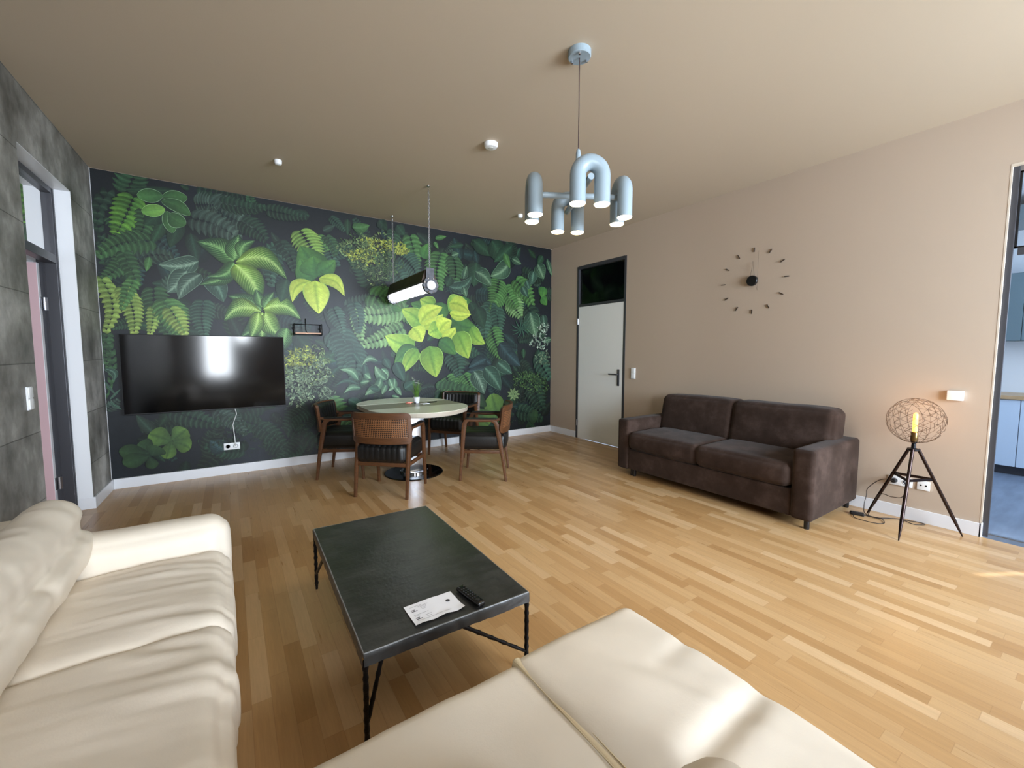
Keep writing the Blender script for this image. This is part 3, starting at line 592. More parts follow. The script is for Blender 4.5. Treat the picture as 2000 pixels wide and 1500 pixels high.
# ================================================================ FURNITURE
# ---------------------------------------------------------------- cream corner sofa
def leather(name, rgb):
    m = mat(name, rgb, .5, spec=.35); g = NT(m); x, y, z = g.obj(); v = g.comb(x, y, z)
    h = g.ma('MULTIPLY_ADD', g.noise(v, 260, 3), .35, g.noise(v, 22, 5)); g.bump(h, .16, .004)
    c = g.ramp(g.noise(v, 3.5, 4), [(.3, tuple(q*.95 for q in rgb)), (.7, rgb)]); g.nt.links.new(c, g.b.inputs['Base Color']); return m
CREAM = leather('cream_leather', (233, 222, 206)); CREAM2 = leather('cream_leather_piping', (222, 205, 172))
SUEDE = mat('dark_sofa_lining', (60, 50, 42), .8)
def nz(x, y, z=0): return noise.noise(Vector((x, y, z)))
def ridge(v): return (1-abs(v))**3
def crease_long(p, d):
    """folds running across the seat from the backrest to the front edge"""
    if d.z < -.2: return 0
    fade = .35+.65*max(0, d.z) + .5*max(0, d.x)
    x, y = p.x+4.95, p.y
    q = y + .10*x*x + .05*nz(x*2.1, y*2.2, 1)+.16*x*(.5+nz(1, y*.8, 4))
    q2 = q+.22*x*(1+nz(x*1.5, y*1.5, 31)); a = nz(x*1.6, q*5.5, 2)*.015 + nz(x*3.2, q2*17, 5)*.018*min(1, max(0, nz(x*1.9, y*1.9, 8)*2.6+.15)) + nz(x*2.4, q*42, 15)*.0026 + nz(x*5, y*5, 3)*.0022
    rdg = ridge(nz(x*1.2, q2*4.2, 11)*3.4)*.008*(.3+.7*max(0, min(1, x*2.2)))*min(1, max(0, .5+nz(x*2.3, y*2.3, 41)*2))
    return (a+rdg)*fade
sofa = empty('corner_sofa', (-4.95, -4.2, 0), label='cream leather L-shaped corner sofa along the concrete wall and round the black coffee table', cat='sofa')
def TS(v): return Vector((v.x+4.95, v.y+4.2, v.z))
cuts = [-3.135, -3.80, -4.50]
for i in range(2):
    MB().soft(-5.02, -4.476, cuts[i+1]-.024, cuts[i]+(.024 if i else .0), .20, .438, r=.065, n=(44, 52, 10), puff=.016, disp=crease_long, T=TS).build('seat_cushion', CREAM, sofa, smooth=True)
def crease_corner(p, d):
    if d.z < -.2: return 0
    return (nz(p.x*3, p.y*3, 2)*.010+nz(p.x*9, p.y*4, 6)*.0035)*(.3+.7*max(0, d.z))
MB().soft(-5.02, -3.775, -5.22, -4.492, .20, .458, r=.05, n=(50, 36, 10), puff=.014, disp=crease_corner, T=TS).build('seat_cushion', CREAM, sofa, smooth=True)
def crease_end(p, d):
    if d.z < -.2: return 0
    u = p.x+3.78; v = p.y+4.51
    edge = max(0, min(1, (-3.36-p.x)/.09)); h = nz(p.x*4, p.y*3, 3)*.006*(.3+.7*edge)
    # fan of soft folds from the seam
    fan = (nz((u*9+v*3.5), v*1.6, 6)*.013+nz((u*22+v*8), v*2.5, 16)*.005)*max(0, 1-u*1.5)*min(1, max(0, -v*4))
    # the deep fold that meets the free side
    L0 = Vector((-3.30, -4.950)); L1 = Vector((-3.66, -4.968)); e = L1-L0; t = max(0, min(1, (Vector((p.x, p.y))-L0).dot(e)/e.length_squared)); dd = (Vector((p.x, p.y))-(L0+e*t)).length
    fold = -.020*math.exp(-(dd/.030)**2)*(.45+.55*edge)*(1-.3*t)*.8+.002*math.exp(-((dd-.055)/.04)**2)*edge
    L0 = Vector((-3.30, -4.73)); L1 = Vector((-3.50, -4.755)); e = L1-L0; t = max(0, min(1, (Vector((p.x, p.y))-L0).dot(e)/e.length_squared)); dd = (Vector((p.x, p.y))-(L0+e*t)).length
    fold2 = -.007*math.exp(-(dd/.03)**2)*(1-.7*t)
    return (h+fan+fold+fold2)*(.35+.65*max(0, d.z))
MB().soft(-3.830, -3.328, -5.22, -4.488, .20, .464, r=.045, n=(50, 64, 10), puff=.020, disp=crease_end, T=TS).build('seat_cushion', CREAM, sofa, smooth=True)
m = MB()
MB_seam = m.soft(-3.814, -3.790, -5.2, -4.500, .22, .4655, r=.010, n=(8, 30, 8), T=TS)
for xx in (-3.812, -3.792): m.tube([TS(Vector(p)) for p in ((xx, -4.499, .25), (xx, -4.498, .42), (xx, -4.506, .459), (xx, -4.53, .4655), (xx, -4.8, .4665), (xx, -5.18, .4665))], .0016, 8)
m.build('seam_band', CREAM2, sofa, smooth=True)
# frame
m = MB(); m.soft(-5.36, -4.50, -5.42, -2.96, .07, .24, r=.03, n=(6, 8, 6), T=TS); m.soft(-4.6, -3.37, -5.42, -4.54, .07, .24, r=.03, n=(6, 6, 6), T=TS); m.build('sofa_base', CREAM, sofa, smooth=True)
for x, y in ((-4.56, -3.02), (-5.26, -3.02), (-3.44, -4.62), (-3.44, -5.34), (-5.26, -5.34)):
    MB().lathe([(.022, 0), (.026, .075)], n=16, T=lambda v: TS(v+Vector((x, y, 0)))).build('leg', BLKMET, sofa, ang=40)
# armrest roll
def arm_d(p, d): return nz(p.x*3, p.y*5, p.z*5)*.005 + .008*math.exp(-((p.x+5.0)/.1)**2)
MB().soft(-5.05, -4.474, -3.142, -2.945, .21, .556, r=.085, n=(40, 14, 14), puff=.006, disp=arm_d, T=TS).build('armrest', CREAM, sofa, smooth=True)
# back rolls: profile swept along y
def back_fn(y0, y1, nu=46, nv=80, sgn=1):
    prof = [(-4.985, .43), (-4.945, .475), (-4.935, .53), (-4.965, .575), (-4.995, .594), (-4.985, .62), (-4.965, .665), (-4.985, .71), (-5.035, .735), (-5.09, .728), (-5.125, .69), (-5.14, .62), (-5.145, .5), (-5.145, .40)]
    # resample
    P = [Vector((a, b)) for a, b in prof]
    def cr(t):
        q = t*(len(P)-1); i = min(int(q), len(P)-2); f = q-i; p0 = P[max(0, i-1)]; p1 = P[i]; p2 = P[i+1]; p3 = P[min(len(P)-1, i+2)]
        return .5*((2*p1)+(p2-p0)*f+(2*p0-5*p1+4*p2-p3)*f*f+(3*p1-p0-3*p2+p3)*f**3)
    m = MB(); C = Vector((-5.05, .56))
    def fn(u, v):
        e = 0
        cap = min(v, 1-v)/.05; k = 1 if cap >= 1 else math.sqrt(max(0, 1-(1-cap)**2)); k = .03+.97*k
        y = y1+(y0-y1)*v; p = cr(u); ind = math.exp(-((p.y-.585)/.045)**2)*(1-.8*math.exp(-abs(y+2.975)/.10)); p = Vector((p.x+(.035*ind if p.x > -5.05 else 0), p.y)); p = C+(p-C)*k
        if k > .5:
            dn = (p-C).normalized(); w_ = ridge(nz(u*2.5, (y+.25*u)*9, 2)*2.6)*.005+nz(u*3, y*4, 5)*.005+nz(u*6, y*18, 7)*.003
            p = p+dn*w_*k
        return TS(Vector((p.x, y, p.y)))
    m.grid(fn, nu, nv); return m
for y0, y1 in ((-4.62, -2.975),): back_fn(y0, y1).build('back_cushion', CREAM, sofa, smooth=True)
m = MB(); m.soft(-5.39, -5.14, -5.42, -2.93, .10, .655, r=.05, n=(10, 40, 12), T=TS); m.soft(-5.2, -3.375, -5.70, -5.44, .10, .60, r=.05, n=(30, 10, 12), T=TS); m.build('back_frame', CREAM, sofa, smooth=True)
# back cushion of the short side: only its shoulder reaches into the picture
def bd(p, d): return nz(p.x*6, p.y*6, p.z*6)*.012
MB().soft(-4.95, -3.805, -5.44, -5.062, .50, .727, r=.085, n=(50, 16, 12), puff=.01, disp=bd, T=TS).build('back_cushion', CREAM, sofa, smooth=True)

# ---------------------------------------------------------------- brown fabric sofa bed
def velour():
    m = mat('brown_velour', (74, 56, 50), .9, spec=.15, sheen=.06); g = NT(m); x, y, z = g.obj(); v = g.comb(x, y, z)
    c = g.ramp(g.noise(v, 5, 6, .65), [(.32, (46, 33, 26)), (.5, (57, 43, 36)), (.7, (76, 60, 53))]); g.nt.links.new(c, g.b.inputs['Base Color'])
    g.bump(g.noise(v, 300, 3), .2, .003); return m
VEL = velour()
bs = empty('sofa_bed', (-.47, -3.23, 0), label='dark brown velour two-seat sofa against the taupe wall under the clock', cat='sofa')
def TB(v): return Vector((v.x+.47, v.y+3.23, v.z))
sd = lambda p, d: nz(p.x*4, p.y*4, p.z*4)*.006
SY0, SY1 = -4.172, -2.302
MB().soft(-.935, -.03, SY0, SY0+.15, .065, .602, r=.028, n=(14, 8, 14), puff=.004, T=TB).build('armrest', VEL, bs, smooth=True)
MB().soft(-.935, -.03, SY1-.15, SY1, .065, .602, r=.028, n=(14, 8, 14), puff=.004, T=TB).build('armrest', VEL, bs, smooth=True)
MB().soft(-.925, -.04, SY0+.148, SY1-.148, .075, .285, r=.012, n=(8, 14, 8), T=TB).build('sofa_base', VEL, bs, smooth=True)
MB().soft(-.30, -.035, SY0+.148, SY1-.148, .10, .55, r=.02, n=(8, 14, 8), T=TB).build('back_frame', VEL, bs, smooth=True)
ym = (SY0+SY1)/2
for a, b in ((SY0+.152, ym+.010), (ym-.010, SY1-.152)):
    MB().soft(-.955, -.22, a, b, .290, .478, r=.058, n=(24, 28, 10), puff=.014, disp=sd, T=TB).build('seat_cushion', VEL, bs, smooth=True)
for a, b in ((SY0+.09, ym+.012), (ym-.012, SY1-.13)):
    def TBk(v): 
        k = (v.z-.44)*.20; return TB(Vector((v.x+k, v.y, v.z)))
    MB().soft(-.415, -.14, a, b, .44, .845, r=.06, n=(14, 28, 18), puff=.012, disp=sd, T=TBk).build('back_cushion', VEL, bs, smooth=True)
for x, y in ((-.89, SY0+.045), (-.88, SY1-.17), (-.88, SY1-.20), (-.1, SY0+.05), (-.1, SY1-.05)):
    MB().lathe([(.017, 0), (.019, .01), (.019, .08)], n=14, T=lambda v: TB(v+Vector((x, y, 0)))).build('leg', DARKPL, bs, ang=40)

# ---------------------------------------------------------------- coffee table
ct = empty('coffee_table', (-3.775, -3.52, 0), math.radians(-1.2), label='low black iron coffee table with dark slate-like top and hammered edge', cat='coffee table')
def slate():
    m = mat('black_patinated_top', (40, 40, 40), .3, spec=.6); g = NT(m); x, y, z = g.obj(); v = g.comb(g.ma('MULTIPLY', x, 1.6), y, z)
    a = g.noise(v, 3.2, 8, .65); b = g.noise(g.comb(g.ma('MULTIPLY', x, 3), g.ma('MULTIPLY', y, 12), z), 2.2, 6, .6)
    c = g.ramp(g.ma('MULTIPLY_ADD', b, .35, g.ma('MULTIPLY', a, .65)), [(.34, (26, 26, 25)), (.5, (38, 38, 37)), (.64, (58, 58, 57)), (.8, (96, 96, 96))]); g.nt.links.new(c, g.b.inputs['Base Color'])
    ex = g.ma('GREATER_THAN', g.ma('ABSOLUTE', x), g.ma('MULTIPLY_ADD', a, .008, .3205)); ey = g.ma('GREATER_THAN', g.ma('ABSOLUTE', y), g.ma('MULTIPLY_ADD', a, .008, .5645)); e = g.ma('MULTIPLY', g.ma('MAXIMUM', ex, ey), g.ma('GREATER_THAN', z, .342))
    c = g.mix(g.ma('MULTIPLY', e, .55), c, (*s2l((150, 150, 150)), 1)); g.nt.links.new(c, g.b.inputs['Base Color'])
    g.nt.links.new(g.ma('MULTIPLY_ADD', a, .28, .22), g.b.inputs['Roughness']); g.bump(g.ma('MULTIPLY_ADD', g.noise(v, 40, 4), .5, b), .25, .006); return m
SLATE = slate()
HX, HY, HT = .328, .572, .345
m = MB()
def topfn(x, y): return .0
nu, nv = 26, 44
m.grid(lambda u, v: Vector((-HX+2*HX*u, -HY+2*HY*v, HT+.0012*nz(u*6, v*9, 1))), nu, nv)
# hammered skirt
def skirt(a, b, n=70):
    a = Vector(a); b = Vector(b); e = (b-a).normalized(); o = Vector((e.y, -e.x, 0))
    def fn(u, v):
        p = a.lerp(b, u); w_ = nz(p.x*26+p.y*31, v*2.5, 3); z = HT-.044*v + (.004*nz(p.x*34, p.y*34, 7) if v > .9 else 0)
        return Vector((p.x, p.y, z))+o*((.004+.003*w_) if 0 < v else 0)
    m.grid(fn, n, 5, flip=True)
for a, b in (((-HX, -HY, 0), (HX, -HY, 0)), ((HX, -HY, 0), (HX, HY, 0)), ((HX, HY, 0), (-HX, HY, 0)), ((-HX, HY, 0), (-HX, -HY, 0))): skirt(a, b)
m.box(-HX+.006, HX-.006, -HY+.006, HY-.006, HT-.04, HT-.006)
m.build('tabletop', SLATE, ct, ang=50)
def hammered(pts, r, n=10, seg=26, amp=.18, seed=0):
    P = [Vector(p) for p in pts]; out = []; rs = []
    for i in range(seg+1):
        f = i/seg*(len(P)-1); k = min(int(f), len(P)-2); p = P[k].lerp(P[k+1], f-k); q = nz(i*.9+seed, seed*3.1, 5)
        out.append(p+Vector((.0012*nz(i, seed, 1), .0012*nz(i, seed, 9), 0))); rs.append(r*(1+amp*q+.10*(1 if i % 3 == 0 else -1)))
    return out, rs
for sx in (-1, 1):
    for sy in (-1, 1):
        x, y = sx*(HX-.006), sy*(HY-.006)
        pts, rs = hammered([(x, y, 0), (x, y, HT-.03)], .0095, seed=sx*2+sy); rs[0] *= .6; rs[1] *= .8
        MB().tube(pts, rs, 8).build('leg', BLKMET, ct, ang=60)
        if sy < 0: pts, rs = hammered([(x, y, .085), (x-sx*(.055 if sx < 0 else .30), y, HT-.035)], .008, seed=sx+5, seg=16)
        else: pts, rs = hammered([(x, y, .085), (x, y-.30, HT-.035)], .008, seed=sx+9, seg=16)
        rs[0] *= .5; rs[1] *= .8; MB().tube(pts, rs, 8).build('brace', BLKMET, ct, ang=60)
# papers and remote on it
PAPER = mat('white_paper', (236, 237, 243), .55); INKG = mat('printed_grey_ink', (150, 150, 158), .6); INKD = mat('printed_dark_ink', (52, 52, 60), .5); INKP = mat('printed_pale_ink', (200, 200, 206), .6)
px, py, prz = -3.826, -3.988, math.radians(0)
pp = empty('printed_sheet', (px, py, .3475), prz, label='creased white printed sheet with a round dark emblem lying on the coffee table', cat='sheet of paper')
PXX, PYY = .0985, .066
def paper_z(x, y):
    u, v = x/PXX, y/PYY; c = 0
    c += .006*max(0, -v-.55)**1.3*(1+math.sin(u*7)) + .010*max(0, u-.7)*max(0, -v-.3)*2 + .005*max(0, -u-.6)*max(0, -v)+.0012*abs(nz(u*2, v*2, 3)) + .0018*math.exp(-((u-.02)/.3)**2)
    return .0008+c
MB().grid(lambda u, v: Vector((-PXX+2*PXX*u, -PYY+2*PYY*v, paper_z(-PXX+2*PXX*u, -PYY+2*PYY*v))), 40, 28).build('paper', PAPER, pp, smooth=True)
def ink_rect(m, x0, x1, y0, y1): m.grid(lambda u, v: Vector((x0+(x1-x0)*u, y0+(y1-y0)*v, paper_z(x0+(x1-x0)*u, y0+(y1-y0)*v)+.0003)), 6, 2)
m = MB()
for y in (.026, -.026):
    m = MB(); ink_rect(m, -.083, -.068, y-.0022, y+.0022); ink_rect(m, -.083, -.060, y-.0102, y-.0058); m.build('dark_print', INKD, pp)
m = MB()
for y, x0, x1 in ((.047, -.083, -.035), (.040, -.052, -.012), (.034, -.05, -.02), (.026, -.045, -.022), (.018, -.045, -.028), (-.006, -.083, -.026), (-.013, -.083, -.06), (-.024, -.045, -.02), (-.034, -.045, -.024), (-.045, -.083, .05)): ink_rect(m, x0, x1, y-.0009, y+.0009)
m.build('grey_print', INKG, pp)
lx, ly = .062, .012
m = MB(); m.cur = 0
n = 28; m.add([Vector((lx+.0085*math.cos(2*PI*k/n), ly+.0085*math.sin(2*PI*k/n), .0026)) for k in range(n)], [tuple(range(n))])
m.cur = 1
for a0, a1, r_ in ((.6, 2.4, .0055), (3.6, 5.6, .0055), (.2, 2.8, .003)):
    pts = []
    for k in range(9):
        a = a0+(a1-a0)*k/8
        pts.append((Vector((lx+r_*math.cos(a), ly+r_*.8*math.sin(a), .0028)), Vector((lx+(r_+.0007)*math.cos(a), ly+(r_+.0007)*.8*math.sin(a), .0028))))
    for k in range(8): m.add([pts[k][0], pts[k][1], pts[k+1][1], pts[k+1][0]], [(0, 1, 2, 3)])
m.build('round_emblem', [INKD, INKG], pp)
rc = empty('remote_control', (-3.681, -4.008, .3485), math.radians(7), label='slim black remote control beside the sheet on the coffee table', cat='remote control')
MB().soft(-.018, .018, -.077, .077, 0, .017, r=.006, n=(8, 16, 6)).build('remote_body', mat('glossy_black_plastic', (14, 14, 16), .2), rc, smooth=True)
BTN = mat('grey_button', (52, 52, 56), .35)
m = MB()
for j, y in enumerate((.062, .045, .030, .016, 0, -.014, -.03)):
    for i in (-1, 0, 1):
        if j in (0,) and i == 0: continue
        m.lathe([(.0032, 0), (.0032, .0012), (0, .0014)], cx=i*.0105, cy=y, n=10, z0=.0168)
m.build('buttons', BTN, rc)
MB().lathe([(.0085, 0), (.0085, .0014), (.0055, .002), (0, .002)], cx=0, cy=-.050, n=20, z0=.0168).build('dial', DARKPL, rc, ang=30)

# ---------------------------------------------------------------- dining table
TX, TY, TZ = -2.83, -1.09, .76
dt = empty('dining_table', (TX, TY, 0), label='oval pale cream extending dining table with greyer middle leaf and chrome pedestal', cat='dining table')
TOPM = mat('pale_cream_lacquer', (226, 227, 208), .3, coat=.2); LEAFM = mat('grey_beige_leaf', (142, 138, 122), .4); APRON = mat('warm_grey_edge', (176, 166, 150), .4)
Rt, hw = .51, .205
def half_pts(sg):
    return [(Rt*math.cos(a), sg*(hw+Rt*math.sin(a))) for a in [PI*k/40 for k in range(41)]]
for sg in (1, -1):
    p = half_pts(sg); p = p if sg > 0 else p[::-1]
    m = MB(); m.cur = 0; m.prism(p, TZ-.004, TZ); m.cur = 1; m.prism([(x*.998, sg*hw+(y-sg*hw)*.998) for x, y in p], TZ-.038, TZ-.004); m.prism([(x*.9, sg*hw+(y-sg*hw)*.9) for x, y in p], TZ-.055, TZ-.038)
    m.build('tabletop_half', [TOPM, APRON], dt)
m = MB(); m.cur = 0; m.box(-Rt+.002, Rt-.002, -hw+.002, hw-.002, TZ-.005, TZ-.001); m.cur = 1; m.box(-Rt+.003, Rt-.003, -hw+.003, hw-.003, TZ-.038, TZ-.005)
m.build('table_leaf', [LEAFM, APRON], dt)
BX, BY = .03, .03
m = MB(); m.box(BX-.10, BX+.10, BY-.10, BY+.10, .03, TZ-.05, bev=.028); m.build('pedestal', mat('satin_chrome', (205, 207, 212), .2, metal=1), dt, ang=35)
MB().box(BX-.16, BX+.16, BY-.25, BY+.25, TZ-.085, TZ-.05, bev=.006).build('underframe', BRUSH, dt)
MB().lathe([(.315, 0), (.315, .008), (.31, .012), (0, .012)], cx=BX, cy=BY, n=64).build('base_plate', mat('black_glass', (8, 8, 10), .06, spec=.6), dt, ang=30)
MB().lathe([(.150, .012), (.150, .028), (.142, .034), (.10, .034)], cx=BX, cy=BY, n=48).build('base_ring', CHROME, dt, ang=30)

# plant pot, crumpled wrapper, card, pen on it
fp = empty('potted_plant', (-2.735, -1.0, TZ), label='small white flowering grass plant in a white pot on the dining table', cat='potted plant')
MB().lathe([(.026, 0), (.030, .01), (.037, .068), (.034, .068), (.030, .055), (0, .055)], n=32).build('pot', mat('white_ceramic', (236, 238, 244), .25), fp, ang=40)
m = MB(); rnd = random.Random(3)
for k in range(90):
    a = rnd.uniform(0, 2*PI); r0 = rnd.uniform(0, .022); sp = rnd.uniform(.005, .075); h = rnd.uniform(.12, .23); pts = []; w_ = .0016
    for q in range(6):
        t = q/5; rr = r0+sp*t**2; pts.append(Vector((rr*math.cos(a), rr*math.sin(a), .055+h*t-.05*sp/.075*t**3)))
    m.tube(pts, [w_*(1-.8*t_/5) for t_ in range(6)], 4, cap=False)
m.build('grass_blades', mat('grass_green', (96, 140, 52), .5, var=.3, vscale=30), fp, smooth=True)
m = MB(); heads = [(-.045, .0, .285), (-.02, .015, .25), (.005, -.01, .225), (.025, .01, .24), (-.012, -.02, .222), (.02, -.02, .21), (-.035, .01, .27)]
ms = MB()
for x, y, z in heads: ms.tube([(x*.2, y*.2, .06), (x*.6, y*.6, z*.6), (x, y, z)], .0012, 5)
ms.build('flower_stems', mat('stem_green', (120, 160, 90), .5), fp, smooth=True)
for x, y, z in heads:
    for k in range(7):
        a = k*2*PI/7+x*40; d = Vector((math.cos(a), math.sin(a), .35)); e = Vector((-math.sin(a), math.cos(a), 0)); c = Vector((x, y, z))
        m.add([c, c+d*.010+e*.006, c+d*.021, c+d*.010-e*.006], [(0, 1, 2, 3)])
m.build('flowers', mat('white_petals', (240, 246, 240), .5), fp)
def wad(n, sx, sy, sz, seed):
    bm = bmesh.new(); bmesh.ops.create_icosphere(bm, subdivisions=3, radius=1)
    for v in bm.verts:
        k = 1+.35*nz(v.co.x*1.7+seed, v.co.y*1.7, v.co.z*1.7)-.2*abs(nz(v.co.x*4, v.co.y*4+seed, v.co.z*4)); v.co = Vector((v.co.x*sx*k, v.co.y*sy*k, max(0, sz*(1+v.co.z*k)*.5)))
    m = MB(); bm.verts.index_update(); m.add([v.co.copy() for v in bm.verts], [[q.index for q in f.verts] for f in bm.faces]); bm.free(); return m
o = wad(3, .038, .028, .022, 2).build('crumpled_wrapper', mat('salmon_wrapper', (226, 140, 122), .4, var=.25, vscale=20), smooth=True); o.location = (-2.83, -1.02, TZ+.0005); tag(o, 'salmon-red crumpled wrapper beside the plant pot on the dining table', 'wrapper')
o = wad(3, .010, .009, .018, 7).build('bottle_cap', DARKPL, smooth=True); o.location = (-2.775, -1.062, TZ+.0005); tag(o, 'tiny dark cap between the red wrapper and the pale card', 'cap')
o = MB().box(-.045, .045, -.028, .028, 0, .006, bev=.002).build('folded_card', PAPER); o.location = (-2.685, -1.115, TZ+.0003); o.rotation_euler = (0, 0, math.radians(14)); tag(o, 'pale folded card on the middle leaf of the dining table', 'card')
m = MB(); m.tube([(-.075, 0, .005), (.065, 0, .005), (.078, 0, .005)], [.0048, .0048, .001], 10); o = m.build('pen', DARKPL, ang=40); o.location = (-2.575, -1.055, TZ); o.rotation_euler = (0, 0, math.radians(22)); tag(o, 'thin black pen lying right of the pale card on the dining table', 'pen')

# ---------------------------------------------------------------- dining armchairs
WOOD = mat('walnut_stained_wood', (86, 54, 31), .42, var=.22, vscale=5, stretch=(3, 3, 14), bump=.08, bscale=60)
BLEATH = mat('black_leather', (20, 20, 20), .36, spec=.5, bump=.2, bscale=160)
def cane():
    m = mat('woven_cane', (150, 100, 60), .5); g = NT(m); x, y, z = g.obj(); s = 2*PI/.017
    a = g.ma('ABSOLUTE', g.ma('SINE', g.ma('MULTIPLY', x, s/2))); b = g.ma('ABSOLUTE', g.ma('SINE', g.ma('MULTIPLY', z, s/2)))
    f = g.ma('MULTIPLY', g.ma('GREATER_THAN', a, .62), g.ma('GREATER_THAN', b, .62))
    c = g.mix(f, (*s2l((128, 84, 50)), 1), (*s2l((18, 11, 7)), 1)); g.nt.links.new(c, g.b.inputs['Base Color']); g.bump(g.ma('SUBTRACT', 1.0, g.ma('MULTIPLY', a, b)), .5, .004); return m
CANE = cane()
def sq_tube(pts, w_, d_, n=4):
    """rounded bar of changing section through the points (local y-z plane chain)"""
    m = MB(); P = [Vector(p) for p in pts]; N = len(P); K = 12; vs = []; fs = []
    for i, p in enumerate(P):
        a = P[max(0, i-1)]; b = P[min(N-1, i+1)]; t = (b-a).normalized(); u = Vector((1, 0, 0)); v = t.cross(u).normalized(); ww = w_[i] if isinstance(w_, list) else w_; dd = d_[i] if isinstance(d_, list) else d_
        for k in range(K):
            an = 2*PI*(k+.5)/K; c, s_ = math.cos(an), math.sin(an); f = (abs(c)**4+abs(s_)**4)**-.25; vs.append(p+u*c*f*ww/2+v*s_*f*dd/2)
    for i in range(N-1):
        for k in range(K): fs.append((i*K+k, i*K+(k+1) % K, (i+1)*K+(k+1) % K, (i+1)*K+k))
    fs.append(tuple(range(K-1, -1, -1))); fs.append(tuple(range((N-1)*K, N*K))); return m.add(vs, fs)
def make_chair():
    c = empty('armchair', (0, 0, 0))
    X = .248
    for sx in (-1, 1):
        # front leg, back leg, arm rail form an open trapezium
        sq_tube([(sx*X, .235, 0), (sx*X, .215, .25), (sx*X, .197, .50), (sx*X, .188, .585), (sx*X, .172, .622), (sx*X, .140, .634)], [.026, .032, .036, .038, .038, .038], [.026, .036, .046, .052, .044, .030]).build('leg', WOOD, c, ang=50)
        sq_tube([(sx*X, -.238, 0), (sx*X, -.205, .25), (sx*X, -.165, .48), (sx*X, -.150, .575), (sx*X, -.130, .615), (sx*X, -.09, .632)], [.026, .032, .036, .036, .036, .036], [.026, .038, .048, .056, .048, .03]).build('leg', WOOD, c, ang=50)
        sq_tube([(sx*X, .150, .634), (sx*X, .02, .628), (sx*X, -.10, .632), (sx*(X+.001), -.20, .648)], .036, [.030, .030, .032, .026]).build('arm_rail', WOOD, c, ang=50)
        MB().soft(sx*X-.022, sx*X+.022, -.15, .175, .640, .656, r=.008, n=(6, 16, 4)).build('arm_pad', BLEATH, c, smooth=True)
        MB().box(sx*.246-.010, sx*.246+.010, -.185, .205, .288, .322, bev=.004).build('side_rail', WOOD, c, ang=40)
    m = MB(); m.box(-.24, .24, -.21, -.188, .286, .322, bev=.004); m.box(-.24, .24, .195, .217, .286, .322, bev=.004); m.build('seat_frame', WOOD, c, ang=40)
    def ribs(p, d): return (.0055*abs(math.sin(PI*p.x/.052))**.6-.0055)*(max(0, d.z)**.5+max(0, d.y)*.8+max(0, -d.y)*.8)
    MB().soft(-.228, .228, -.235, .245, .323, .490, r=.04, n=(72, 24, 10), puff=.014, disp=ribs).build('seat', BLEATH, c, smooth=True)
    # backrest: curved wooden ring with cane outside and ribbed leather inside
    bw, z0, z1 = .262, .500, .785
    def bp(u, v, off=0):
        # u -1..1 across, v 0..1 up
        a = u*1.0; x = bw*math.sin(a*1.12)/math.sin(1.12); y = -.160-.075*(math.cos(a*1.12)-math.cos(1.12))/(1-math.cos(1.12)); y -= .035*v
        nx_, ny_ = math.sin(a*1.12)*.75, -math.cos(a*1.12); l = math.hypot(nx_, ny_)
        return Vector((x+nx_/l*off, y+ny_/l*off, z0+(z1-z0)*v))
    def inside(u, v):
        # rounded rectangle mask -> shrink towards the lower edge
        return u, v
    def curved_slab(us, vs, o0, o1, round_=0):
        m = MB(); nu, nv = len(us)-1, len(vs)-1
        def rr(u, v):
            cu = (abs(u)-.80)/.20; lo = v/.16; hi = (1-v)/.12
            if round_ and cu > 0:
                if lo < 1: v = v+.16*(1-math.sqrt(max(0, 1-cu*cu)))*(1-lo)
                if hi < 1: v = v-.12*(1-math.sqrt(max(0, 1-cu*cu)))*(1-hi)
            return u, v
        for o, fl in ((o0, True), (o1, False)):
            m.grid(lambda a, b: bp(*rr(us[round(a*nu)], vs[round(b*nv)]), o), nu, nv, flip=fl)
        for va, fl in ((vs[0], True), (vs[-1], False)): m.grid(lambda a, b: bp(*rr(us[round(a*nu)], va), o0+(o1-o0)*b), nu, 1, flip=fl)
        for ua, fl in ((us[0], False), (us[-1], True)): m.grid(lambda a, b: bp(*rr(ua, vs[round(a*nv)]), o0+(o1-o0)*b), nv, 1, flip=fl)
        return m
    lin = lambda a, b, n: [a+(b-a)*k/n for k in range(n+1)]
    fr = MB()
    for us, vs in ((lin(-1, 1, 40), lin(0, .20, 4)), (lin(-1, 1, 40), lin(.80, 1, 4)), (lin(-1, -.86, 4), lin(.20, .80, 6)), (lin(.86, 1, 4), lin(.20, .80, 6))):
        q = curved_slab(us, vs, 0, .030, round_=1); fr.add(q.v, q.f)
    fr.build('back_frame', WOOD, c, ang=50)
    curved_slab(lin(-.87, .87, 36), lin(.19, .81, 6), .012, .024).build('cane_panel', CANE, c, smooth=True)
    m = MB()
    def pad(a, b):
        u = -.93+1.86*a; v = .04+.93*b; e = min(1, min(a, 1-a)/.06, min(b, 1-b)/.10); e = math.sqrt(max(0, 1-(1-e)**2)); r_ = abs(math.sin(PI*u*5.5))**.6
        return bp(u, v, -.004-.034*e-.006*r_*e)
    m.grid(pad, 90, 14, flip=True); m.build('backrest', BLEATH, c, smooth=True)
    return c
chairs = [((-3.19, -1.507), (.676, .737), 'walnut armchair with its cane back turned outward, nearest the coffee table'),
          ((-3.41, -.66), (.88, -.475), 'walnut armchair on the side of the dining table beside the television'),
          ((-2.178, -1.553), (-.805, .594), 'walnut armchair at the dining table nearest the brown sofa'),
          ((-2.01, -.453), (-.80, -.60), 'walnut armchair behind the dining table, showing its ribbed black back')]
c0 = make_chair()
for i, ((x, y), (fx, fy), lb) in enumerate(chairs):
    c = c0 if i == 0 else copy_thing(c0)
    c.location = (x, y, 0); c.rotation_euler = (0, 0, math.atan2(fy, fx)-PI/2); tag(c, lb, 'armchair', 'armchairs round the dining table')
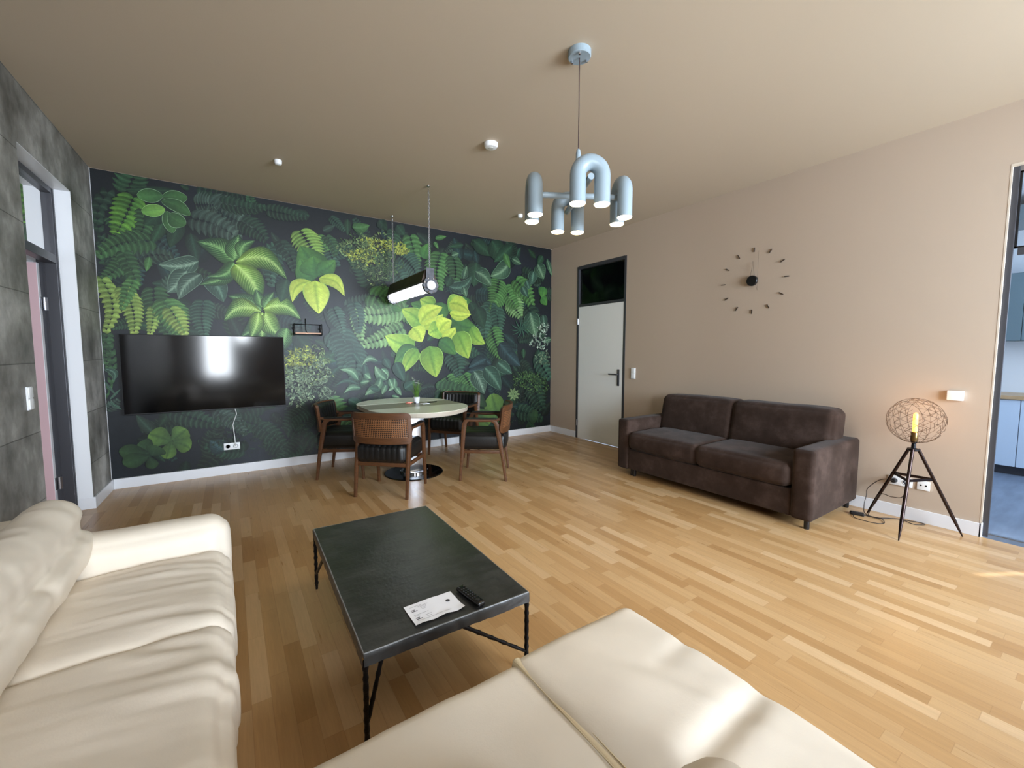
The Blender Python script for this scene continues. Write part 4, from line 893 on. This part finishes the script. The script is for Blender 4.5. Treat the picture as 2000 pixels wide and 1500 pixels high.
# ================================================================ TELEVISION, LAMPS AND WALL THINGS
tv = empty('television', (-4.613, 0, .716), label='large black wall-mounted flat television on the leaf wallpaper', cat='television')
SCR = mat('black_screen', (3, 3, 4), .10, spec=.55)
MB().box(-.687, .687, -.068, -.035, 0, .776, bev=.004).build('casing', DARKPL, tv)
MB().box(-.681, .681, -.0695, -.066, .010, .771).build('screen', SCR, tv)
MB().box(-.25, .25, -.036, -.0008, .2, .6, bev=.004).build('wall_bracket', BLKMET, tv)
def socket_plate(name, x, y, z, n, axis, label, group=None, holes=True, tvs=False):
    """socket plate of n squares; axis 'y' faces -y (leaf wall), 'x' faces -x (right wall)"""
    o = empty(name, (x, y, z), 0 if axis == 'y' else -PI/2, label=label, cat='wall socket', group=group)
    MB().box(-.0365*n, .0365*n, -.011, -.0005, -.0365, .0365, bev=.003).build('plate', PLAST, o, ang=40)
    for k in range(n):
        cx = (k-(n-1)/2)*.071
        T = lambda v: Vector((cx+v.x, -.0112-v.z, v.y))
        if tvs:
            m = MB()
            for q in (-.015, .015): m.lathe([(.006, 0), (.006, .001), (0, .001)], cx=q, n=16, T=T)
            m.build('holes', DARKPL, o)
        elif holes:
            m = MB(); m.lathe([(.0225, 0), (.0225, .0015), (.0195, .0015), (.018, -.0), ], n=28, T=T); m.build('socket_rim', mat('socket_grey_ring_%s%d' % (name, k), (196, 196, 200), .4), o, ang=30)  # rim ring a little greyer than the plate
            m = MB()
            for q in (-.0095, .0095): m.lathe([(.003, 0), (.003, .001), (0, .001)], cx=q, n=12, T=T)
            m.build('holes', DARKPL, o)
    return o
socket_plate('wall_socket', -4.4575, -.0006, .303, 2, 'y', 'white double socket low on the leaf wallpaper with the television lead plugged in')
m = MB()
pts = [(-4.4255, -.03, .305), (-4.4255, -.045, .32), (-4.428, -.030, .40), (-4.436, -.012, .49), (-4.44, -.010, .535), (-4.425, -.010, .585), (-4.405, -.012, .64), (-4.402, -.012, .66), (-4.412, -.014, .70), (-4.415, -.02, .75)]
m.tube(pts, .0042, 8); o = m.build('television_cable', mat('white_cable', (215, 216, 214), .4), smooth=True); tag(o, 'white cable hanging from the television down to the double socket', 'cable')
m = MB().lathe([(.018, 0), (.019, .02), (.012, .032), (0, .034)], n=20, T=lambda v: Vector((-4.4225, -.0130-v.z, .303+v.x*0+v.y))) if False else MB().box(-4.438, -4.408, -.036, -.0125, .290, .318, bev=.006); o = m.build('television_plug', PLAST, ang=40); tag(o, 'small white plug at the foot of the television cable', 'plug')

ws = empty('wire_shelf', (-3.675, 0, 1.54), label='small wall shelf of black tube with a pale wooden board, right above the television corner', cat='wall shelf')
MB().box(-.135, .135, -.112, -.012, -.010, .006, bev=.002).build('board', mat('pale_wood_board', (206, 160, 130), .5, var=.1, vscale=8, stretch=(1, 6, 6)), ws)
m = MB(); r_ = .0052
for sx in (-1, 1):
    m.tube([(sx*.142, -.004, -.02), (sx*.142, -.004, .085), (sx*.142, -.012, .100), (sx*.142, -.10, .104), (sx*.142, -.113, .095), (sx*.142, -.115, -.012), (sx*.142, -.10, -.02), (sx*.142, -.004, -.02)], r_, 8)
    m.tube([(sx*.142, -.006, .055), (sx*.142, -.022, .055)], .014, 12)
m.tube([(-.142, -.008, .104), (.142, -.008, .104)], r_, 8); m.tube([(-.142, -.113, -.016), (.142, -.113, -.016)], r_*.8, 8)
m.tube([(-.03, -.112, .165), (-.03, -.112, .04), (-.022, -.112, .012), (-.01, -.10, .010)], r_*1.1, 8)
m.build('tube_frame', DARKPL, ws, smooth=True)

def switch(x, y, z, rz, label, two=True, w_=.071, h_=.142):
    o = empty('light_switch', (x, y, z), rz, label=label, cat='light switch')
    MB().box(-w_/2, w_/2, -.010, -.0003, -h_/2, h_/2, bev=.002).build('plate', PLAST, o, ang=40)
    for k in ((-1, 1) if two else (0,)):
        cz = k*h_/4 if two else 0; hh = h_/4-.005 if two else h_/2-.007
        MB().box(-w_/2+.006, w_/2-.006, -.0150, -.0095, cz-hh, cz+hh, bev=.002).build('rocker', PLAST, o, ang=40)
    return o
switch(-.0003, -1.722, 1.046, -PI/2, 'white two-gang switch on the taupe wall beside the closed door')
q = LW(1.672, 0, 1.040); switch(q.x+.0005, q.y, q.z, PI/2-TH, 'white two-gang switch on the grey concrete wall')
sb = empty('control_box', (0, -4.705, 1.008), -PI/2, label='small white blank control box on the taupe wall above the floor lamp', cat='control box')
MB().box(-.043, .043, -.030, -.0005, -.036, .036, bev=.005).build('box_cover', PLAST, sb, ang=40)
MB().box(-.040, .040, -.0015, -.0003, -.034, .034).build('back_plate', PLAST, sb)
socket_plate('wall_socket', -.0003, -4.436, .293, 2, 'x', 'white double socket low on the taupe wall behind the tripod lamp legs')
socket_plate('antenna_socket', -.0003, -4.572, .293, 1, 'x', 'white aerial socket with two holes, right of the double socket by the tripod lamp', tvs=True)

# clock
ck = empty('wall_clock', (0, -3.216, 2.046), -PI/2, label='minimal wall clock of twelve stick markers round a black disc', cat='clock')
CKM = mat('clock_dark_bronze', (66, 54, 46), .5)
for k in range(12):
    a = k*PI/6; c, s_ = math.sin(a), math.cos(a); r0, r1 = .288, .330
    def TM(v, sn=c, cs=s_): return Vector((sn*v.x+cs*v.y, v.z, cs*v.x-sn*v.y))
    MB().box(r0, r1, -.0035, .0035, -.010, -.0004, T=TM).build('hour_marker', CKM, ck)
MB().lathe([(.050, .010), (.052, .014), (.052, .034), (.049, .038), (0, .038)], n=40, T=lambda v: Vector((v.x, -v.z, v.y))).build('clock_body', mat('clock_black', (10, 10, 12), .45), ck, ang=30)
MB().lathe([(.02, .0005), (.02, .012)], n=20, T=lambda v: Vector((v.x, -v.z, v.y))).build('mount', DARKPL, ck)
m = MB(); m.tube([(.018, -.020, .04), (-.0, -.022, .195), (-.022, -.020, .04)], .0014, 6); m.build('hour_hand', CKM, ck)
m = MB(); m.tube([(.052, -.024, -.10), (.052, -.024, .29)], .0010, 6); m.tube([(.052, -.024, -.10), (.03, -.024, -.02)], .0010, 6); m.build('minute_hand', mat('clock_pale_hand', (120, 104, 88), .4), ck)

# ceiling sensors
def sensor(x, y, r_, h_, name, label):
    o = empty(name, (x, y, H), 0, label=label, cat='ceiling sensor')
    MB().lathe([(r_, -.0005), (r_, -h_*.55), (r_*.86, -h_*.9), (r_*.6, -h_), (0, -h_)][::-1], n=36).build('housing', PLAST, o, ang=35)
    MB().lathe([(0, -h_-.003), (r_*.35, -h_-.002), (r_*.40, -h_+.002)], n=24).build('lens', mat('sensor_lens_'+name+str(int(-x*100)), (205, 205, 200), .3), o, ang=35)
sensor(-2.621, -2.423, .055, .038, 'smoke_detector', 'round white smoke detector on the ceiling left of the blue-grey chandelier')
sensor(-4.014, -1.122, .030, .040, 'ceiling_sensor', 'small pale ceiling nozzle above the television side of the leaf wall')
sensor(-1.424, -1.126, .030, .040, 'ceiling_sensor', 'small pale ceiling nozzle behind the left arm of the chandelier')

# ---------------------------------------------------------------- blue-grey chandelier with four inverted U tubes
BLUEG = mat('blue_grey_lacquer', (142, 157, 166), .36)
GLOW = mat('warm_white_led', (255, 240, 205), .5, emit=(255, 226, 170), estr=16)
cx_, cy_ = -2.745, -3.586
ch = empty('chandelier', (cx_, cy_, H), math.radians(0), label='blue-grey chandelier of four inverted U tubes with glowing ends on a thin cord', cat='chandelier')
MB().lathe([(.0, -.036), (.060, -.036), (.064, -.032), (.064, -.0005)], n=40).build('ceiling_canopy', BLUEG, ch, ang=35)
for k in range(3):
    a = k*2*PI/3-2.3; MB().lathe([(0, -.048), (.006, -.048), (.006, -.034)], cx=.047*math.cos(a), cy=.047*math.sin(a), n=12).build('canopy_screw', CHROME, ch)
m = MB(); m.tube([(0, 0, -.035), (.001, 0, -.3), (.0, 0, -.56)], .0028, 8); m.build('cord', mat('brown_textile_cord', (72, 52, 50), .7), ch, smooth=True)
zc = 2.215-H
MB().lathe([(0, zc-.035), (.030, zc-.035), (.034, zc-.03), (.034, zc+.028), (.030, zc+.034), (.014, zc+.036), (.014, 2.45-H), (.010, 2.47-H), (.004, 2.475-H), (0, 2.475-H)], n=28).build('hub', BLUEG, ch, ang=35)
vd = Vector((cx_+4.4354, cy_+5.4251)).normalized(); base_ang = math.atan2(-vd.y, -vd.x)+math.radians(14)
for k in range(4):
    a = base_ang+k*PI/2; d = Vector((math.cos(a), math.sin(a), 0)); e = Vector((-d.y, d.x, 0)); R0 = .255
    MB().tube([d*.02+Vector((0, 0, zc)), d*(R0+.02)+Vector((0, 0, zc))], .0165, 14).build('arm', BLUEG, ch, ang=40)
    m = MB(); hs = .064; r_ = .041; top = 2.332-H-r_-hs; bot = 2.085-H; c = d*R0
    pts = [c-e*hs+Vector((0, 0, bot)), c-e*hs+Vector((0, 0, (bot+top)/2))]+[c-e*hs*math.cos(q*PI/14)+Vector((0, 0, top+hs*math.sin(q*PI/14))) for q in range(15)]+[c+e*hs+Vector((0, 0, (bot+top)/2)), c+e*hs+Vector((0, 0, bot))]
    m.tube(pts, r_, 28, cap=False); u_ = m.build('tube_shade', BLUEG, ch, smooth=True)
    for sg in (-1, 1):
        p = c+e*hs*sg+Vector((0, 0, bot))
        MB().lathe([(0, -.006), (.037, -.006), (.0405, -.001), (.0405, .004), (0, .004)], n=28, T=lambda v, p=p: v+p).build('led_disc', GLOW, u_)
for k in range(4):      # the light the eight discs throw downwards
    a = base_ang+k*PI/2; l = bpy.data.lights.new('chandelier_light', 'SPOT'); l.energy = 7; l.color = (1, .84, .62); l.spot_size = 2.4; l.spot_blend = .9; l.shadow_soft_size = .04
    o = bpy.data.objects.new('chandelier_light', l); COL.objects.link(o); o.location = (cx_+.255*math.cos(a), cy_+.255*math.sin(a), 2.07)

# ---------------------------------------------------------------- industrial tube lamp on chains
TUBEM = mat('glowing_tube_glass', (245, 248, 255), .2, emit=(240, 245, 255), estr=6.5)
CAPM = mat('cast_grey_metal', (84, 84, 88), .5, metal=.5, var=.25, vscale=30)
RUSTY = mat('dark_brown_steel', (62, 48, 38), .45, metal=.6, var=.3, vscale=8)
tl = empty('tube_lamp', (-2.70, -.78, 3.0), label='industrial glowing tube lamp hanging on two chains over the dining table', cat='pendant lamp')
def TT(v): return Vector((v.x+2.70, v.y+.78, v.z-3.0))
y0, y1 = -1.36, -.16; zt = 2.165; zg = 2.005
m = MB(); prof = [(-.075, 2.03), (-.085, 2.045), (-.05, zt-.01), (-.04, zt), (.04, zt), (.05, zt-.01), (.085, 2.045), (.075, 2.03)]
m.add([TT(Vector((-2.70+a, y, b))) for y in (y0+.04, y1-.04) for a, b in prof], [(i, i+1, 8+i+1, 8+i) for i in range(7)]+[(7, 0, 8, 15), tuple(range(7, -1, -1)), tuple(range(8, 16))]); m.build('reflector_housing', RUSTY, tl)
m = MB(); m.tube([TT(Vector((-2.70, y, zg))) for y in (y0+.03, (y0+y1)/2, y1-.03)], .062, 28, cap=True); m.build('glass_tube', TUBEM, tl, ang=40)
for y in (y0, y1-.04):
    m = MB(); m.tube([TT(Vector((-2.70, y, zg))), TT(Vector((-2.70, y+.04, zg)))], .085, 8); m.tube([TT(Vector((-2.70, y-.012, zg))), TT(Vector((-2.70, y+.052, zg)))], .055, 20); e_ = m.build('end_cap', CAPM, tl, ang=30)
    MB().tube([TT(Vector((-2.70, y-.016, zg))), TT(Vector((-2.70, y-.011, zg)))], .046, 24).build('lens_disc', BRUSH, tl, ang=30)
    m = MB()
    for k in range(8):
        a = k*PI/4+.39; m.tube([TT(Vector((-2.70+.072*math.cos(a), y-.006, zg+.072*math.sin(a)))), TT(Vector((-2.70+.072*math.cos(a), y+.046, zg+.072*math.sin(a))))], .006, 8)
    m.build('bolts', CHROME, e_)
    MB().box(-2.745, -2.655, y+.014, y+.022, zg+.05, 2.185, bev=.003, T=TT).build('bracket', CAPM, tl)
m = MB()
for k in range(7):
    y = y0+.12+k*.16; pts = [TT(Vector((-2.70+.068*math.cos(a), y, zg+.068*math.sin(a)))) for a in [PI+PI*q/12 for q in range(13)]]; m.tube(pts, .0022, 6)
m.build('wire_guard', BRUSH, tl)
for y in (-1.333, -.195):
    hk = MB(); hk.lathe([(0, -.012), (.016, -.010), (.018, -.0005)], cx=-.0, cy=y+.78, n=20)
    hk.tube([Vector((0, y+.78+.014*math.sin(a), -.032-.016*math.cos(a))) for a in [q*PI/9 for q in range(17)]], .0035, 8); hk.build('ceiling_hook', CHROME, tl, ang=40)
    cm_ = MB(); z = -.050; k = 0
    while z > 2.19-3.0:
        a = (k % 2)*PI/2+.5; ux, uy = math.cos(a), math.sin(a)
        pts = [Vector((ux*.0075*math.sin(q*PI/6), y+.78+uy*.0075*math.sin(q*PI/6), z-.012+.014*math.cos(q*PI/6))) for q in range(12)]
        cm_.tube(pts, .0030, 5, closed=True); z -= .0215; k += 1
    cm_.build('chain', BRUSH, tl, smooth=True)

# ---------------------------------------------------------------- tripod floor lamp with wire globe
fl = empty('floor_lamp', (-.27, -4.554, 0), label='black tripod floor lamp with bronze wire globe and glowing orange tube bulb', cat='floor lamp')
feet = [(-.132, -4.273), (-.574, -4.576), (-.103, -4.813)]; GUN = mat('gunmetal', (58, 46, 44), .25, metal=.85); WIRE = mat('bronze_wire', (104, 84, 66), .4, metal=.5)
hub = Vector((0, 0, .615))
for x, y in feet:
    f = Vector((x+.27, y+4.554, 0)); t = hub+f.normalized()*.028; d = (t-f)
    MB().tube([f, f+d*.06, f+d*.2, f+d], [.0035, .007, .0115, .0105], 14).build('leg', GUN, fl, ang=50)
    mid = f+d*.62; m = MB().lathe([(.006, -.006), (.006, .006)], n=10, T=lambda v, mid=mid: v+mid); m.build('rivet', CHROME, fl)
m = MB(); mids = []
for x, y in feet:
    f = Vector((x+.27, y+4.554, 0)); t = hub+f.normalized()*.028; mids.append(f+(t-f)*.645)
for i in range(3):
    a, b = mids[i], mids[(i+1) % 3]; e = (b-a).normalized()
    m.box(-(b-a).length/2, (b-a).length/2, -.001, .001, -.010, .010, T=lambda v, a=a, b=b, e=e: (a+b)/2+e*v.x+Vector((-e.y, e.x, 0))*v.y+Vector((0, 0, v.z)))
m.build('stretcher', GUN, fl)
MB().lathe([(0, .600), (.030, .600), (.036, .608), (.036, .616), (.014, .622), (.012, .655), (.018, .662), (.018, .670), (0, .670)], n=28).build('tripod_head', BLKMET, fl, ang=35)
MB().lathe([(.0, .668), (.020, .670), (.022, .69), (.020, .735), (.017, .740), (0, .741)], n=24).build('bulb_socket', mat('brass_socket', (120, 96, 58), .3, metal=.8), fl, ang=35)
# geodesic wire globe
bm = bmesh.new(); bmesh.ops.create_icosphere(bm, subdivisions=3, radius=.165); gm = MB(); rot = Matrix.Rotation(.35, 3, 'X') @ Matrix.Rotation(.6, 3, 'Z'); k = 0
for e in bm.edges:
    k += 1
    a = rot @ e.verts[0].co; b = rot @ e.verts[1].co
    if (noise.noise((a+b)*9)) < -.16: continue
    gm.tube([a+Vector((0, 0, .825)), b+Vector((0, 0, .825))], .0012, 5, cap=False)
gm.build('wire_globe', WIRE, fl, smooth=True); bm.free()
BULB = mat('amber_bulb_glass', (255, 190, 110), .1, emit=(255, 148, 50), estr=7)
MB().lathe([(0, .738), (.012, .74), (.0145, .75), (.0145, .865), (.011, .880), (0, .884)], n=20).build('tube_bulb', BULB, fl, ang=60)
l = bpy.data.lights.new('floor_lamp_light', 'POINT'); l.energy = 1.6; l.color = (1, .55, .22); l.shadow_soft_size = .05; o = bpy.data.objects.new('floor_lamp_light', l); COL.objects.link(o); o.location = (-.27, -4.554, .91)
CABL = mat('dark_brown_cable', (48, 38, 32), .5)
def smooth_path(P, n=8):
    P = [Vector(p) for p in P]; out = []
    for i in range(len(P)-1):
        p0 = P[max(0, i-1)]; p1 = P[i]; p2 = P[i+1]; p3 = P[min(len(P)-1, i+2)]
        for k in range(n):
            f = k/n; out.append(.5*((2*p1)+(p2-p0)*f+(2*p0-5*p1+4*p2-p3)*f*f+(3*p1-p0-3*p2+p3)*f**3))
    return out+[P[-1]]

sw = smooth_path([(-.045, -4.400, .293), (-.045, -4.367, .300), (-.045, -4.31, .272), (-.045, -4.245, .19), (-.05, -4.24, .13), (-.09, -4.24, .05), (-.16, -4.27, .006), (-.19, -4.35, .005), (-.13, -4.40, .005), (-.075, -4.46, .005), (-.06, -4.52, .005), (-.035, -4.57, .005), (-.05, -4.605, .005), (-.095, -4.585, .005), (-.118, -4.545, .005), (-.08, -4.46, .006), (-.19, -4.38, .006), (-.21, -4.30, .006), (-.235, -4.262, .010)])
MB().tube([v+Vector((.27, 4.554, 0)) for v in sw], .0028, 8).build('power_cord', CABL, fl, smooth=True)
sw = smooth_path([(-.235, -4.215, .010), (-.33, -4.25, .005), (-.345, -4.33, .004), (-.325, -4.40, .004), (-.27, -4.42, .004), (-.20, -4.385, .010), (-.205, -4.33, .010), (-.20, -4.29, .005), (-.19, -4.30, .02), (-.21, -4.36, .20), (-.25, -4.45, .215), (-.25, -4.51, .235), (-.255, -4.53, .34), (-.262, -4.547, .5), (-.268, -4.55, .60)])
MB().tube([v+Vector((.27, 4.554, 0)) for v in sw], .0028, 8).build('power_cord', CABL, fl, smooth=True)
MB().soft(-.028, .028, -.045, .045, 0, .024, r=.011, n=(8, 10, 6), T=lambda v: Vector((v.x*.8-v.y*.3-.235+.27, v.x*.3+v.y-4.238+4.554, v.z))).build('foot_switch', DARKPL, fl, smooth=True)
m = MB().lathe([(.018, .012), (.020, .03), (.014, .045), (0, .047)], n=20, T=lambda v: Vector((-v.z+.27, v.x-4.400+4.554, v.y+.293))); m.build('plug', DARKPL, fl, ang=40)
